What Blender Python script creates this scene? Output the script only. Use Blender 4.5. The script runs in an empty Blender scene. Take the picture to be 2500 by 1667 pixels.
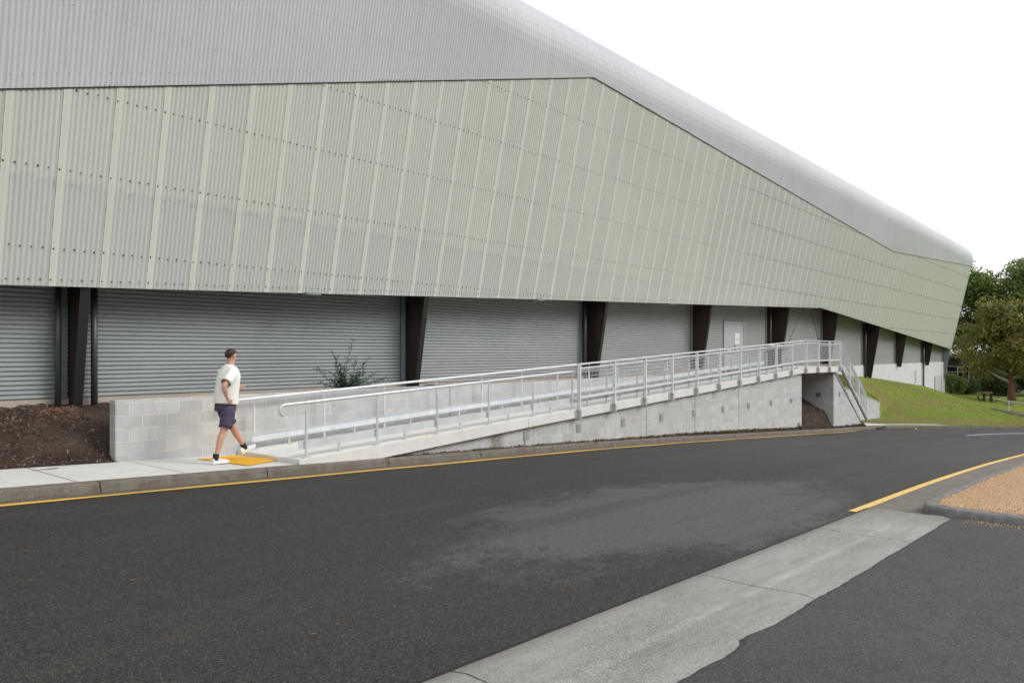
import bpy, bmesh, math, random
from mathutils import Vector, Matrix, noise
random.seed(7)
SC = bpy.context.scene
COL = SC.collection
R = math.radians
# ------------------------------------------------------------------ camera
# world: +X runs along the building, +Y runs away from the road towards it, the lens is the origin
cam = bpy.data.cameras.new('camera')
cam.sensor_width = 36.0; cam.lens = 36.0 * 1880 / 2500
cam.shift_y = 27.5 / 2500
cam.clip_start = 0.1; cam.clip_end = 3000
camo = bpy.data.objects.new('camera', cam); COL.objects.link(camo)
camo.location = (0, 0, 0); camo.rotation_euler = (R(90), 0, R(-50.1345))
SC.camera = camo
# ------------------------------------------------------------------ world and sun (overcast)
SUN_EL, SUN_AZ = R(38), R(-55)          # azimuth of the sun measured from +X
w = bpy.data.worlds.new('World'); SC.world = w; w.use_nodes = True
nt = w.node_tree; bg = nt.nodes['Background']
sky = nt.nodes.new('ShaderNodeTexSky'); sky.sky_type = 'NISHITA'; sky.sun_disc = False
sky.sun_elevation = SUN_EL; sky.sun_rotation = R(90) - SUN_AZ; sky.air_density = 1; sky.dust_density = 3
mixn = nt.nodes.new('ShaderNodeMix'); mixn.data_type = 'RGBA'; mixn.inputs[0].default_value = 0.93
nt.links.new(sky.outputs[0], mixn.inputs[6]); mixn.inputs[7].default_value = (10.3, 10.45, 10.6, 1)   # cloud deck
# overcast deck, unseen rear shaped: bright band added, horizon darkened to shade corrugated wall
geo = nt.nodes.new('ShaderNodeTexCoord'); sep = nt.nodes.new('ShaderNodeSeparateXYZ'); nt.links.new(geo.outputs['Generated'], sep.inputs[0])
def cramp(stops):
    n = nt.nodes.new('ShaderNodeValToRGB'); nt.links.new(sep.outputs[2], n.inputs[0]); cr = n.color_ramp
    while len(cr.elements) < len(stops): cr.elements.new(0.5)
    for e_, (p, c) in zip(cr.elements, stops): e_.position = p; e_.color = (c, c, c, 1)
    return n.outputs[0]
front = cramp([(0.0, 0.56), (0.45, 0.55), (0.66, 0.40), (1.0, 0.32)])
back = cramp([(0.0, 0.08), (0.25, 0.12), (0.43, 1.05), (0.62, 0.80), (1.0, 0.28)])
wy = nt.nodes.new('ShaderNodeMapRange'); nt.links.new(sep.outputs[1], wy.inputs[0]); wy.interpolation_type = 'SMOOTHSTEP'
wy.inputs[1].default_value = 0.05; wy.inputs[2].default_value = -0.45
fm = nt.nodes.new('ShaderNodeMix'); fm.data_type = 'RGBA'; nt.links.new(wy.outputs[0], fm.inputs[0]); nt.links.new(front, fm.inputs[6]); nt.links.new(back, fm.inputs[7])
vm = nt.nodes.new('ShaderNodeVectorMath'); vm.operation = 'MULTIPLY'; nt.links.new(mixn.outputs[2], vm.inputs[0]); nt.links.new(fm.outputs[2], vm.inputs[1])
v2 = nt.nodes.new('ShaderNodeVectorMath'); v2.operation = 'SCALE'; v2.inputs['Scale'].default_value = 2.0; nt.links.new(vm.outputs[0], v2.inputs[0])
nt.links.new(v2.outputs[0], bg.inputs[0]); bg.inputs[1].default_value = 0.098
sun = bpy.data.lights.new('sun', 'SUN'); sun.energy = 1.5; sun.angle = R(24); sun.color = (1, 0.97, 0.93)
suno = bpy.data.objects.new('sun', sun); COL.objects.link(suno)
sd = Vector((math.cos(SUN_EL)*math.cos(SUN_AZ), math.cos(SUN_EL)*math.sin(SUN_AZ), math.sin(SUN_EL)))
suno.rotation_euler = sd.to_track_quat('Z', 'Y').to_euler(); suno.location = (0, -20, 30)
SC.view_settings.view_transform = 'Standard'; SC.view_settings.look = 'None'
SC.view_settings.exposure = 0.14; SC.view_settings.gamma = 1
SC.render.engine = 'CYCLES'

# ------------------------------------------------------------------ helpers
def tag(o, label=None, cat=None, group=None, kind=None):
    if label: o['label'] = label
    if cat: o['category'] = cat
    if group: o['group'] = group
    if kind: o['kind'] = kind
    return o
def thing(name, label, cat, loc=(0, 0, 0), rz=0, group=None):
    o = bpy.data.objects.new(name, None); COL.objects.link(o)
    o.location = loc; o.rotation_euler = (0, 0, rz); o.empty_display_size = 0.2
    return tag(o, label, cat, group)
def copy_tree(o, parent=None):
    c = o.copy(); COL.objects.link(c)
    if parent: c.parent = parent
    for ch in list(o.children): copy_tree(ch, c)
    return c

class MB:
    def __init__(s): s.v = []; s.f = []; s.m = []
    def add(s, vs, fs, mi=0):
        b = len(s.v); s.v += [tuple(p) for p in vs]
        for q in fs: s.f.append(tuple(b+i for i in q)); s.m.append(mi)
    def box(s, x0, x1, y0, y1, z0, z1, mi=0):
        s.add([(x0,y0,z0),(x1,y0,z0),(x1,y1,z0),(x0,y1,z0),(x0,y0,z1),(x1,y0,z1),(x1,y1,z1),(x0,y1,z1)],
              [(3,2,1,0),(4,5,6,7),(0,1,5,4),(1,2,6,5),(2,3,7,6),(3,0,4,7)], mi)
    def slant(s, xa, za, xb, zb, y0, y1, h, mi=0, h2=None):      # bar in the XZ plane, vertical thickness h below the given line
        h2 = h if h2 is None else h2
        s.add([(xa,y0,za-h),(xb,y0,zb-h2),(xb,y1,zb-h2),(xa,y1,za-h),(xa,y0,za),(xb,y0,zb),(xb,y1,zb),(xa,y1,za)],
              [(3,2,1,0),(4,5,6,7),(0,1,5,4),(1,2,6,5),(2,3,7,6),(3,0,4,7)], mi)
    def prism_xz(s, pts, y0, y1, mi=0):                          # polygon in XZ (counter-clockwise seen from -Y)
        n = len(pts)
        s.add([(x,y0,z) for x,z in pts]+[(x,y1,z) for x,z in pts],
              [tuple(range(n)), tuple(range(2*n-1, n-1, -1))]+[(i+n, (i+1)%n+n, (i+1)%n, i) for i in range(n)], mi)
    def prism_yz(s, pts, x0, x1, mi=0):
        n = len(pts)
        s.add([(x0,y,z) for y,z in pts]+[(x1,y,z) for y,z in pts],
              [tuple(range(n)), tuple(range(2*n-1, n-1, -1))]+[(i+n, (i+1)%n+n, (i+1)%n, i) for i in range(n)], mi)
    def tube(s, pts, r, n=8, mi=0, cap=True):
        pts = [Vector(p) for p in pts]; rs = r if isinstance(r, (list, tuple)) else [r]*len(pts)
        b = len(s.v); prev = None
        for i, p in enumerate(pts):
            t = (pts[min(i+1, len(pts)-1)] - pts[max(i-1, 0)]).normalized()
            if prev is None:
                a = Vector((0,0,1)) if abs(t.z) < 0.9 else Vector((1,0,0))
                u = t.cross(a).normalized()
            else:
                u = (prev - t*prev.dot(t)).normalized()
            prev = u; w_ = t.cross(u)
            for k in range(n):
                a = 2*math.pi*k/n
                s.v.append(tuple(p + (u*math.cos(a)+w_*math.sin(a))*rs[i]))
        for i in range(len(pts)-1):
            for k in range(n):
                s.f.append((b+i*n+k, b+i*n+(k+1)%n, b+(i+1)*n+(k+1)%n, b+(i+1)*n+k)); s.m.append(mi)
        if cap:
            s.f.append(tuple(b+k for k in range(n-1, -1, -1))); s.m.append(mi)
            e = b+(len(pts)-1)*n; s.f.append(tuple(e+k for k in range(n))); s.m.append(mi)
    def grid(s, fn, us, vs, mi=0):
        b = len(s.v); nu, nv = len(us), len(vs)
        for v in vs:
            for u in us: s.v.append(tuple(fn(u, v)))
        for j in range(nv-1):
            for i in range(nu-1):
                s.f.append((b+j*nu+i, b+j*nu+i+1, b+(j+1)*nu+i+1, b+(j+1)*nu+i)); s.m.append(mi)
    def build(s, name, mats, parent=None, smooth=False, bevel=0):
        me = bpy.data.meshes.new(name); me.from_pydata(s.v, [], s.f)
        if not isinstance(mats, (list, tuple)): mats = [mats]
        for m in mats: me.materials.append(m)
        if len(mats) > 1: me.polygons.foreach_set('material_index', s.m)
        if smooth: me.polygons.foreach_set('use_smooth', [True]*len(me.polygons))
        me.update(); o = bpy.data.objects.new(name, me); COL.objects.link(o)
        if parent: o.parent = parent
        if bevel:
            bv = o.modifiers.new('bevel', 'BEVEL'); bv.width = bevel; bv.segments = 2; bv.limit_method = 'ANGLE'; bv.angle_limit = R(40)
        return o
def rng(a, b, n): return [a+(b-a)*i/(n-1) for i in range(n)]
def interp(pts, x):
    if x <= pts[0][0]: return pts[0][1]
    for (a, b), (c, d) in zip(pts, pts[1:]):
        if x <= c:
            return b+(d-b)*(x-a)/(c-a)
    return pts[-1][1]
def sm(t): t = max(0, min(1, t)); return t*t*(3-2*t)

# ------------------------------------------------------------------ materials
class G:
    """tiny node graph writer"""
    def __init__(s, name):
        s.mat = bpy.data.materials.new(name); s.mat.use_nodes = True
        s.nt = s.mat.node_tree; s.b = s.nt.nodes['Principled BSDF']
        s.tc = s.nt.nodes.new('ShaderNodeTexCoord'); s.P = s.tc.outputs['Object']
    def set(s, sock, v):
        if hasattr(v, 'is_linked') or isinstance(v, bpy.types.NodeSocket): s.nt.links.new(v, sock)
        else:
            if isinstance(v, tuple) and len(v) == 3 and len(sock.default_value) == 4: v = v+(1,)
            sock.default_value = v
    def m(s, op, a, b=None, c=None, clamp=False):
        n = s.nt.nodes.new('ShaderNodeMath'); n.operation = op; n.use_clamp = clamp
        s.set(n.inputs[0], a)
        if b is not None: s.set(n.inputs[1], b)
        if c is not None: s.set(n.inputs[2], c)
        return n.outputs[0]
    def xyz(s, v=None):
        n = s.nt.nodes.new('ShaderNodeSeparateXYZ'); s.set(n.inputs[0], v or s.P); return n.outputs
    def vec(s, x, y, z):
        n = s.nt.nodes.new('ShaderNodeCombineXYZ')
        for i, q in enumerate((x, y, z)): s.set(n.inputs[i], q)
        return n.outputs[0]
    def map(s, scale=(1,1,1), loc=(0,0,0), v=None, rot=(0,0,0)):
        n = s.nt.nodes.new('ShaderNodeMapping'); s.set(n.inputs[0], v or s.P)
        n.inputs['Scale'].default_value = scale; n.inputs['Location'].default_value = loc; n.inputs['Rotation'].default_value = rot
        return n.outputs[0]
    def noise(s, scale, detail=3, rough=0.55, v=None, dist=0):
        n = s.nt.nodes.new('ShaderNodeTexNoise'); s.set(n.inputs['Vector'], v or s.P)
        n.inputs['Scale'].default_value = scale; n.inputs['Detail'].default_value = detail
        n.inputs['Roughness'].default_value = rough; n.inputs['Distortion'].default_value = dist
        return n.outputs['Fac']
    def vor(s, scale, feat='F1', v=None, out='Distance'):
        n = s.nt.nodes.new('ShaderNodeTexVoronoi'); n.feature = feat; s.set(n.inputs['Vector'], v or s.P)
        n.inputs['Scale'].default_value = scale; return n.outputs[out]
    def ramp(s, f, stops, interp='LINEAR'):
        n = s.nt.nodes.new('ShaderNodeValToRGB'); s.set(n.inputs[0], f); cr = n.color_ramp; cr.interpolation = interp
        while len(cr.elements) < len(stops): cr.elements.new(0.5)
        for e, (p, c) in zip(cr.elements, stops):
            e.position = p; e.color = (c, c, c, 1) if not isinstance(c, tuple) else c+(1,)
        return n.outputs[0]
    def mix(s, f, a, b, mode='MIX'):
        n = s.nt.nodes.new('ShaderNodeMix'); n.data_type = 'RGBA'; n.blend_type = mode
        s.set(n.inputs[0], f); s.set(n.inputs[6], a); s.set(n.inputs[7], b); return n.outputs[2]
    def step(s, f, lo, hi):
        n = s.nt.nodes.new('ShaderNodeMapRange'); n.interpolation_type = 'SMOOTHSTEP'
        s.set(n.inputs[0], f); n.inputs[1].default_value = lo; n.inputs[2].default_value = hi; return n.outputs[0]
    def bump(s, h, dist=0.01, st=1.0):
        n = s.nt.nodes.new('ShaderNodeBump'); s.set(n.inputs['Height'], h); n.inputs['Distance'].default_value = dist
        n.inputs['Strength'].default_value = st
        s.nt.links.new(n.outputs[0], s.b.inputs['Normal'])
    def out(s, col, rough=0.7, metal=0, spec=0.5):
        s.set(s.b.inputs['Base Color'], col); s.set(s.b.inputs['Roughness'], rough)
        s.set(s.b.inputs['Metallic'], metal); s.b.inputs['Specular IOR Level'].default_value = spec
        return s.mat

def plain(name, col, rough=0.6, metal=0, var=0.12, scale=8, spec=0.5, bump=0):
    g = G(name); n = g.noise(scale, 4)
    c = g.mix(g.ramp(n, [(0.3, 0.0), (0.7, 1.0)]), tuple(x*(1-var) for x in col), tuple(min(1, x*(1+var)) for x in col))
    if bump: g.bump(g.noise(scale*6, 3), bump, 0.6)
    return g.out(c, rough, metal, spec)

def asphalt(name, base, light, patch=False, speck=(0.26, 0.25, 0.23), rough=0.72):
    g = G(name)
    big = g.noise(0.35, 5, 0.65, v=g.map((1, 1.6, 1)))
    c = g.mix(g.ramp(big, [(0.32, 0.0), (0.68, 1.0)]), base, tuple(x*1.45 for x in base))
    mid = g.noise(6, 6, 0.8)
    c = g.mix(g.ramp(mid, [(0.36, 0.55), (0.52, 0.0)]), c, tuple(x*0.55 for x in base))
    if patch:
        x, y, z = g.xyz()
        wob = g.noise(0.8, 8, 0.80, v=g.map((1, 1.7, 1))); grit = g.noise(14, 6, 0.85)
        dx = g.m('DIVIDE', g.m('SUBTRACT', x, 8.9), 4.3); dy = g.m('DIVIDE', g.m('SUBTRACT', y, 4.6), 1.75)
        rr = g.m('SQRT', g.m('ADD', g.m('MULTIPLY', dx, dx), g.m('MULTIPLY', dy, dy)))
        rr = g.m('ADD', rr, g.m('MULTIPLY', g.m('SUBTRACT', wob, 0.5), 2.0))
        rr = g.m('ADD', rr, g.m('MULTIPLY', g.m('SUBTRACT', grit, 0.5), 0.9))
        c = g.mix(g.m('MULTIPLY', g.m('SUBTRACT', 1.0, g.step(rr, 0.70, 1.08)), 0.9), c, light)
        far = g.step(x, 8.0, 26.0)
        c = g.mix(g.m('MULTIPLY', far, 0.40), c, light)  # far road painted paler, standing in for grazing sky reflection
        st = g.noise(0.5, 6, 0.7, v=g.map((0.14, 2.4, 1)))
        c = g.mix(g.m('MULTIPLY', g.ramp(st, [(0.48, 0.0), (0.64, 1.0)]), 0.45), c, tuple(q*0.6 for q in base))
        c = g.mix(g.m('MULTIPLY', g.ramp(st, [(0.30, 1.0), (0.42, 0.0)]), 0.22), c, light)
        rust = g.noise(0.7, 5, 0.7, v=g.map((0.6, 1.8, 1), (4, 2, 0)))
        c = g.mix(g.m('MULTIPLY', g.ramp(rust, [(0.64, 0.0), (0.76, 1.0)]), 0.3), c, (0.14, 0.085, 0.055))
        # grime band along the far gutter
        c = g.mix(g.m('MULTIPLY', g.step(y, 9.2, 9.95), 0.5), c, tuple(q*0.7 for q in base))
        # long resurfacing seam
        sy = g.m('ADD', g.m('SUBTRACT', y, 6.62), g.m('MULTIPLY', g.m('SUBTRACT', g.noise(0.8, 3), 0.5), 0.12))
        c = g.mix(g.m('MULTIPLY', g.m('SUBTRACT', 1.0, g.step(g.m('ABSOLUTE', sy), 0.01, 0.10)), 0.35), c, tuple(q*0.45 for q in base))
    v1 = g.xyz(g.vor(150, out='Color'))
    c = g.mix(g.ramp(v1[0], [(0.0, 0.75), (0.45, 0.0), (1.0, 0.0)]), c, tuple(q*0.30 for q in base))
    c = g.mix(g.ramp(v1[1], [(0.74, 0.0), (0.99, 0.42)]), c, speck)
    v3 = g.xyz(g.vor(70, out='Color'))
    c = g.mix(g.ramp(v3[0], [(0.0, 0.5), (0.3, 0.0), (1.0, 0.0)]), c, tuple(q*0.35 for q in base))
    c = g.mix(g.ramp(v3[1], [(0.84, 0.0), (1.0, 0.18)]), c, speck)
    f2 = g.xyz(g.vor(60, out='Color'))[1]; d2 = g.vor(60)
    sp = g.m('MULTIPLY', g.ramp(f2, [(0.984, 0.0), (0.986, 0.7)]), g.m('LESS_THAN', d2, 0.26))
    c = g.mix(sp, c, (0.34, 0.31, 0.27))
    g.bump(g.m('ADD', g.vor(150), g.m('MULTIPLY', mid, 0.6)), 0.007, 1.0)
    return g.out(c, rough, 0, 0.4)

def concrete(name, a, b, scale=1.0, dirt=None, dirtamt=0.5, rough=0.8, fine=0.25, joints=None, bump=0.002):
    g = G(name)
    n1 = g.noise(1.3*scale, 5, 0.6); n2 = g.noise(38*scale, 4, 0.7)
    c = g.mix(g.ramp(n1, [(0.3, 0.0), (0.7, 1.0)]), a, b)
    c = g.mix(g.m('MULTIPLY', g.ramp(n2, [(0.42, 1.0), (0.62, 0.0)]), fine), c, tuple(x*0.45 for x in a))
    if dirt:
        n3 = g.noise(3.1*scale, 6, 0.7, v=g.map((1, 1, 1), (7, 3, 1)))
        c = g.mix(g.m('MULTIPLY', g.ramp(n3, [(0.42, 0.0), (0.66, 1.0)]), dirtamt), c, dirt)
    if joints:
        x = g.xyz()[0]
        fr = g.m('FRACT', g.m('DIVIDE', g.m('SUBTRACT', x, joints[1]), joints[0]))
        c = g.mix(g.m('LESS_THAN', fr, joints[2]/joints[0]), c, (0.03, 0.028, 0.025))
    g.bump(n2, bump, 0.8)
    return g.out(c, rough, 0, 0.35)

def blocks(name, axis, x0, z0, stain=False, bright=1.0, contrast=1.0):
    g = G(name); x, y, z = g.xyz()
    u = x if axis == 'x' else y
    v = g.vec(g.m('SUBTRACT', u, x0), g.m('SUBTRACT', z, z0), 0.0)
    br = g.nt.nodes.new('ShaderNodeTexBrick'); g.set(br.inputs['Vector'], v)
    br.offset = 0.5; br.inputs['Scale'].default_value = 1; br.inputs['Brick Width'].default_value = 0.4
    br.inputs['Row Height'].default_value = 0.2; br.inputs['Mortar Size'].default_value = 0.0065; br.inputs['Mortar Smooth'].default_value = 0.15
    br.inputs['Bias'].default_value = 0.0
    br.inputs['Color1'].default_value = (0, 0, 0, 1); br.inputs['Color2'].default_value = (1, 1, 1, 1); br.inputs['Mortar'].default_value = (0.5, 0.5, 0.5, 1)
    tone = g.ramp(br.outputs['Color'], [(0.0, (0.44*bright, 0.445*bright, 0.445*bright)), (0.12*contrast, (0.47*bright, 0.475*bright, 0.475*bright)), (0.6, (0.50*bright, 0.505*bright, 0.505*bright)), (1.0, (0.56*bright, 0.56*bright, 0.555*bright))])
    sm_ = g.noise(2.6, 4, 0.55, v=g.map((2.2, 2.2, 0.8)))
    tone = g.mix(g.m('MULTIPLY', g.ramp(sm_, [(0.45, 0.0), (0.75, 1.0)]), 0.4*contrast), tone, (0.36, 0.365, 0.37))
    fn = g.noise(70, 3, 0.7)
    tone = g.mix(g.m('MULTIPLY', g.ramp(fn, [(0.3, 1.0), (0.5, 0.0)]), 0.35), tone, (0.27, 0.27, 0.27))
    mort = g.mix(g.ramp(g.noise(3, 4), [(0.4, 0.0), (0.6, 1.0)]), (0.72, 0.66, 0.585), (0.50, 0.47, 0.43))
    run = g.noise(2.4, 5, 0.7, v=g.map((3.0, 3.0, 0.4), (2, 2, 8)))
    tone = g.mix(g.m('MULTIPLY', g.ramp(run, [(0.55, 0.0), (0.75, 1.0)]), 0.35), tone, (0.33, 0.32, 0.295))
    c = g.mix(br.outputs['Fac'], tone, mort)
    if stain:
        # green drip stain by the leaking slab joint and streaks under the slab edge
        wob = g.m('MULTIPLY', g.m('SUBTRACT', g.noise(5, 5, 0.7), 0.5), 0.5)
        d1 = g.m('ABSOLUTE', g.m('ADD', g.m('SUBTRACT', x, 12.05), wob))
        d2 = g.m('ABSOLUTE', g.m('SUBTRACT', x, 13.0))
        f = g.m('MAXIMUM', g.m('SUBTRACT', 1.0, g.step(d1, 0.03, 0.32)), g.m('SUBTRACT', 1.0, g.step(d2, 0.0, 0.06)))
        c = g.mix(g.m('MULTIPLY', f, g.ramp(g.noise(4, 4, 0.7), [(0.3, 0.25), (0.6, 0.85)])), c, (0.10, 0.10, 0.055))
        st = g.noise(3.0, 4, 0.7, v=g.map((3.5, 1, 0.35)))
        c = g.mix(g.m('MULTIPLY', g.ramp(st, [(0.56, 0.0), (0.72, 1.0)]), g.m('MULTIPLY', 0.6, g.m('SUBTRACT', 1.0, g.step(x, 13.5, 22.0)))), c, (0.24, 0.22, 0.17))
    g.bump(g.m('ADD', g.m('MULTIPLY', br.outputs['Fac'], -1.0), g.m('MULTIPLY', fn, 0.25)), 0.004, 0.7)
    return g.out(c, 0.9, 0, 0.25)

def clad_mat():
    g = G('translucent_fibreglass'); x, y, z = g.xyz()
    ph = g.m('DIVIDE', g.m('SUBTRACT', x, 4.63), 0.763); fr = g.m('FRACT', ph); idx = g.m('FLOOR', ph)
    wn = g.nt.nodes.new('ShaderNodeTexWhiteNoise'); wn.noise_dimensions = '1D'; g.set(wn.inputs['W'], idx); rnd = wn.outputs['Value']
    big = g.noise(0.28, 3, 0.5, v=g.map((1, 1, 0.7)))
    c = g.mix(g.ramp(big, [(0.35, 0.0), (0.65, 1.0)]), (0.55, 0.572, 0.515), (0.595, 0.617, 0.558))
    c = g.mix(g.m('MULTIPLY', rnd, 0.35), c, (0.50, 0.53, 0.51))
    # sheets in the far half a little darker
    far = g.step(x, 26.3, 26.6)
    c = g.mix(g.m('MULTIPLY', far, 0.5), c, (0.505, 0.53, 0.50))
    # lowest sheet rows are bluer and end in a ragged grimy line
    zz = g.m('ADD', z, g.m('MULTIPLY', x, 0.012))
    low = g.m('SUBTRACT', 1.0, g.step(zz, 2.70, 2.76))
    keep = g.m('SUBTRACT', 1.0, g.step(x, 15.0, 30.0))
    c = g.mix(g.m('MULTIPLY', g.m('MULTIPLY', low, keep), 0.38), c, (0.455, 0.49, 0.49))
    gr = g.noise(9, 5, 0.75, v=g.map((1.6, 1, 1)))
    band = g.m('MULTIPLY', g.step(zz, 2.56, 2.70), g.m('SUBTRACT', 1.0, g.step(zz, 2.74, 2.80)))
    c = g.mix(g.m('MULTIPLY', g.m('MULTIPLY', band, keep), g.ramp(gr, [(0.50, 0.0), (0.64, 0.40)])), c, (0.20, 0.22, 0.20))
    # vertical weather streaks
    st = g.noise(2.2, 5, 0.65, v=g.map((5, 1, 0.22)))
    c = g.mix(g.m('MULTIPLY', g.ramp(st, [(0.5, 0.0), (0.72, 1.0)]), 0.35), c, (0.45, 0.46, 0.39))
    strip = g.m('LESS_THAN', fr, 0.155)
    c = g.mix(g.m('MULTIPLY', strip, g.m('ADD', g.m('ADD', 0.50, g.m('MULTIPLY', far, 0.2)), g.m('MULTIPLY', rnd, 0.30))), c, g.mix(g.m('MULTIPLY', g.noise(2.5, 4), 0.5), (0.69, 0.72, 0.61), (0.62, 0.65, 0.565)))
    ln = g.m('LESS_THAN', fr, 0.012)
    ds = g.noise(3, 5, 0.7, v=g.map((1, 1, 1.6), (3, 0, 9)))
    c = g.mix(g.m('MULTIPLY', ln, g.ramp(ds, [(0.35, 0.35), (0.6, 0.95)])), c, (0.10, 0.095, 0.07))
    dd = g.m('MULTIPLY', g.m('LESS_THAN', fr, 0.05), g.ramp(g.noise(7, 5, 0.7, v=g.map((1, 1, 1), (9, 9, 0))), [(0.6, 0.0), (0.7, 0.6)]))
    c = g.mix(dd, c, (0.30, 0.22, 0.15))
    # bottom edge grime
    g.bump(g.noise(14, 3), 0.002, 0.4)
    return g.out(c, 0.42, 0, 0.4)

def metal_roof_mat():
    g = G('painted_metal_sheet'); x, y, z = g.xyz()
    fr = g.m('FRACT', g.m('DIVIDE', g.m('SUBTRACT', x, 4.63), 0.763))
    big = g.noise(0.22, 3, 0.5)
    c = g.mix(g.ramp(big, [(0.35, 0.0), (0.65, 1.0)]), (0.53, 0.545, 0.575), (0.58, 0.595, 0.625))
    st = g.noise(1.8, 4, 0.6, v=g.map((4, 1, 0.2)))
    c = g.mix(g.m('MULTIPLY', g.ramp(st, [(0.5, 0.0), (0.75, 1.0)]), 0.25), c, (0.40, 0.41, 0.43))
    ln = g.m('LESS_THAN', fr, 0.008)
    ds = g.noise(1.6, 4, 0.7, v=g.map((1, 1, 1.4)))
    c = g.mix(g.m('MULTIPLY', ln, g.ramp(ds, [(0.45, 0.0), (0.62, 0.7)])), c, (0.12, 0.12, 0.12))
    return g.out(c, 0.62, 0.0, 0.25)

M = {}
M['clad'] = clad_mat(); M['roof'] = metal_roof_mat()
M['screw'] = plain('grimy_screw', (0.055, 0.055, 0.05), 0.5, 0.4)
M['screwr'] = plain('grey_screw', (0.16, 0.16, 0.16), 0.5, 0.4)
def wall_sheet():
    g = G('grey_corrugated_steel'); x, y, z = g.xyz()
    n = g.noise(0.9, 4, 0.6, v=g.map((0.5, 1, 2)))
    c = g.mix(g.ramp(n, [(0.35, 0.0), (0.65, 1.0)]), (0.36, 0.39, 0.40), (0.41, 0.435, 0.44))
    warm = g.step(x, 14.0, 30.0)
    c = g.mix(g.m('MULTIPLY', warm, 0.5), c, (0.40, 0.40, 0.385))
    d = g.noise(6, 5, 0.7, v=g.map((0.6, 1, 1)))
    c = g.mix(g.m('MULTIPLY', g.ramp(d, [(0.58, 0.0), (0.75, 1.0)]), 0.3), c, (0.27, 0.26, 0.24))
    return g.out(c, 0.45, 0.15, 0.5)
M['sheet'] = wall_sheet()
M['flash'] = plain('grey_flashing', (0.23, 0.25, 0.26), 0.5, 0.1)
def rusty():
    g = G('rusty_brown_steel')
    n = g.noise(1.6, 5, 0.6, v=g.map((2, 2, 0.6)))
    c = g.mix(g.ramp(n, [(0.3, 0.0), (0.75, 1.0)]), (0.020, 0.014, 0.011), (0.055, 0.034, 0.024))
    return g.out(c, 0.55, 0.0, 0.4)
M['rust'] = rusty()
M['blackst'] = plain('shaded_black_steel', (0.012, 0.011, 0.011), 0.5)  # dark paint deepened with shade of down-facing flanges and column gaps
M['pipe'] = plain('charcoal_pipe', (0.060, 0.064, 0.070), 0.38)
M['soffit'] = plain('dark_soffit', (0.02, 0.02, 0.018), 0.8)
M['cream'] = concrete('cream_concrete', (0.44, 0.39, 0.33), (0.52, 0.47, 0.41), 1, (0.30, 0.24, 0.18), 0.3)
M['whitewall'] = concrete('white_painted_concrete', (0.63, 0.645, 0.67), (0.70, 0.71, 0.73), 0.7, (0.48, 0.49, 0.50), 0.4)
M['deck'] = concrete('pale_deck_concrete', (0.70, 0.695, 0.675), (0.76, 0.755, 0.73), 1.2, (0.46, 0.45, 0.41), 0.25, fine=0.10)
M['step'] = concrete('step_concrete', (0.54, 0.54, 0.52), (0.62, 0.61, 0.59), 1.2, (0.36, 0.34, 0.30), 0.3)
M['pave'] = concrete('pavement_concrete', (0.62, 0.61, 0.585), (0.68, 0.67, 0.64), 0.9, (0.41, 0.40, 0.37), 0.3, fine=0.12)
M['kerb'] = concrete('stained_kerb_concrete', (0.19, 0.175, 0.15), (0.27, 0.25, 0.215), 2.2, (0.115, 0.085, 0.058), 0.8, fine=0.8, joints=(2.4, 4.15, 0.02), bump=0.006)
def strip_mat():
    g = G('worn_drain_concrete'); x, y, z = g.xyz()
    n1 = g.noise(1.1, 6, 0.65, v=g.map((0.7, 1.3, 1))); n2 = g.noise(34, 6, 0.85); n3 = g.noise(7, 6, 0.75, v=g.map((0.35, 1.8, 1)))
    c = g.mix(g.ramp(n1, [(0.32, 0.0), (0.68, 1.0)]), (0.325, 0.32, 0.305), (0.385, 0.38, 0.36))
    c = g.mix(g.ramp(n3, [(0.40, 0.35), (0.54, 0.0)]), c, (0.22, 0.21, 0.195))
    # exposed paler paste along the invert, brown silt along the road edge
    inv = g.m('ABSOLUTE', g.m('ADD', g.m('SUBTRACT', y, 2.36), g.m('MULTIPLY', g.m('SUBTRACT', n3, 0.5), 0.12)))
    c = g.mix(g.m('MULTIPLY', g.m('SUBTRACT', 1.0, g.step(inv, 0.01, 0.07)), g.ramp(g.noise(3, 5, 0.7), [(0.4, 0.1), (0.6, 0.75)])), c, (0.47, 0.465, 0.44))
    ed = g.step(g.m('ADD', y, g.m('MULTIPLY', g.m('SUBTRACT', n3, 0.5), 0.3)), 2.72, 2.94)
    c = g.mix(g.m('MULTIPLY', ed, 0.6), c, (0.20, 0.165, 0.13))
    wear = g.m('ADD', 0.25, g.m('MULTIPLY', g.ramp(g.noise(0.9, 5, 0.7, v=g.map((0.7, 1.2, 1), (5, 1, 0))), [(0.42, 0.0), (0.62, 1.0)]), 0.6))
    c = g.mix(g.m('MULTIPLY', g.ramp(g.noise(75, 3, 0.85), [(0.44, 1.0), (0.52, 0.0)]), wear), c, (0.12, 0.117, 0.11))
    c = g.mix(g.ramp(n2, [(0.60, 0.0), (0.72, 0.3)]), c, (0.55, 0.54, 0.51))
    top = g.step(x, 9.4, 10.9)
    c = g.mix(g.m('MULTIPLY', g.m('MULTIPLY', top, g.step(n1, 0.35, 0.6)), 0.6), c, (0.12, 0.10, 0.08))
    fr = g.m('FRACT', g.m('DIVIDE', g.m('SUBTRACT', x, 5.86), 2.9))
    jt = g.m('MULTIPLY', g.m('LESS_THAN', fr, 0.005), g.ramp(g.noise(4, 4, 0.7), [(0.35, 0.2), (0.5, 0.95)]))
    c = g.mix(jt, c, (0.04, 0.036, 0.03))
    g.bump(n2, 0.010, 0.9)
    return g.out(c, 0.85, 0, 0.3)
M['strip'] = strip_mat()
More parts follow.
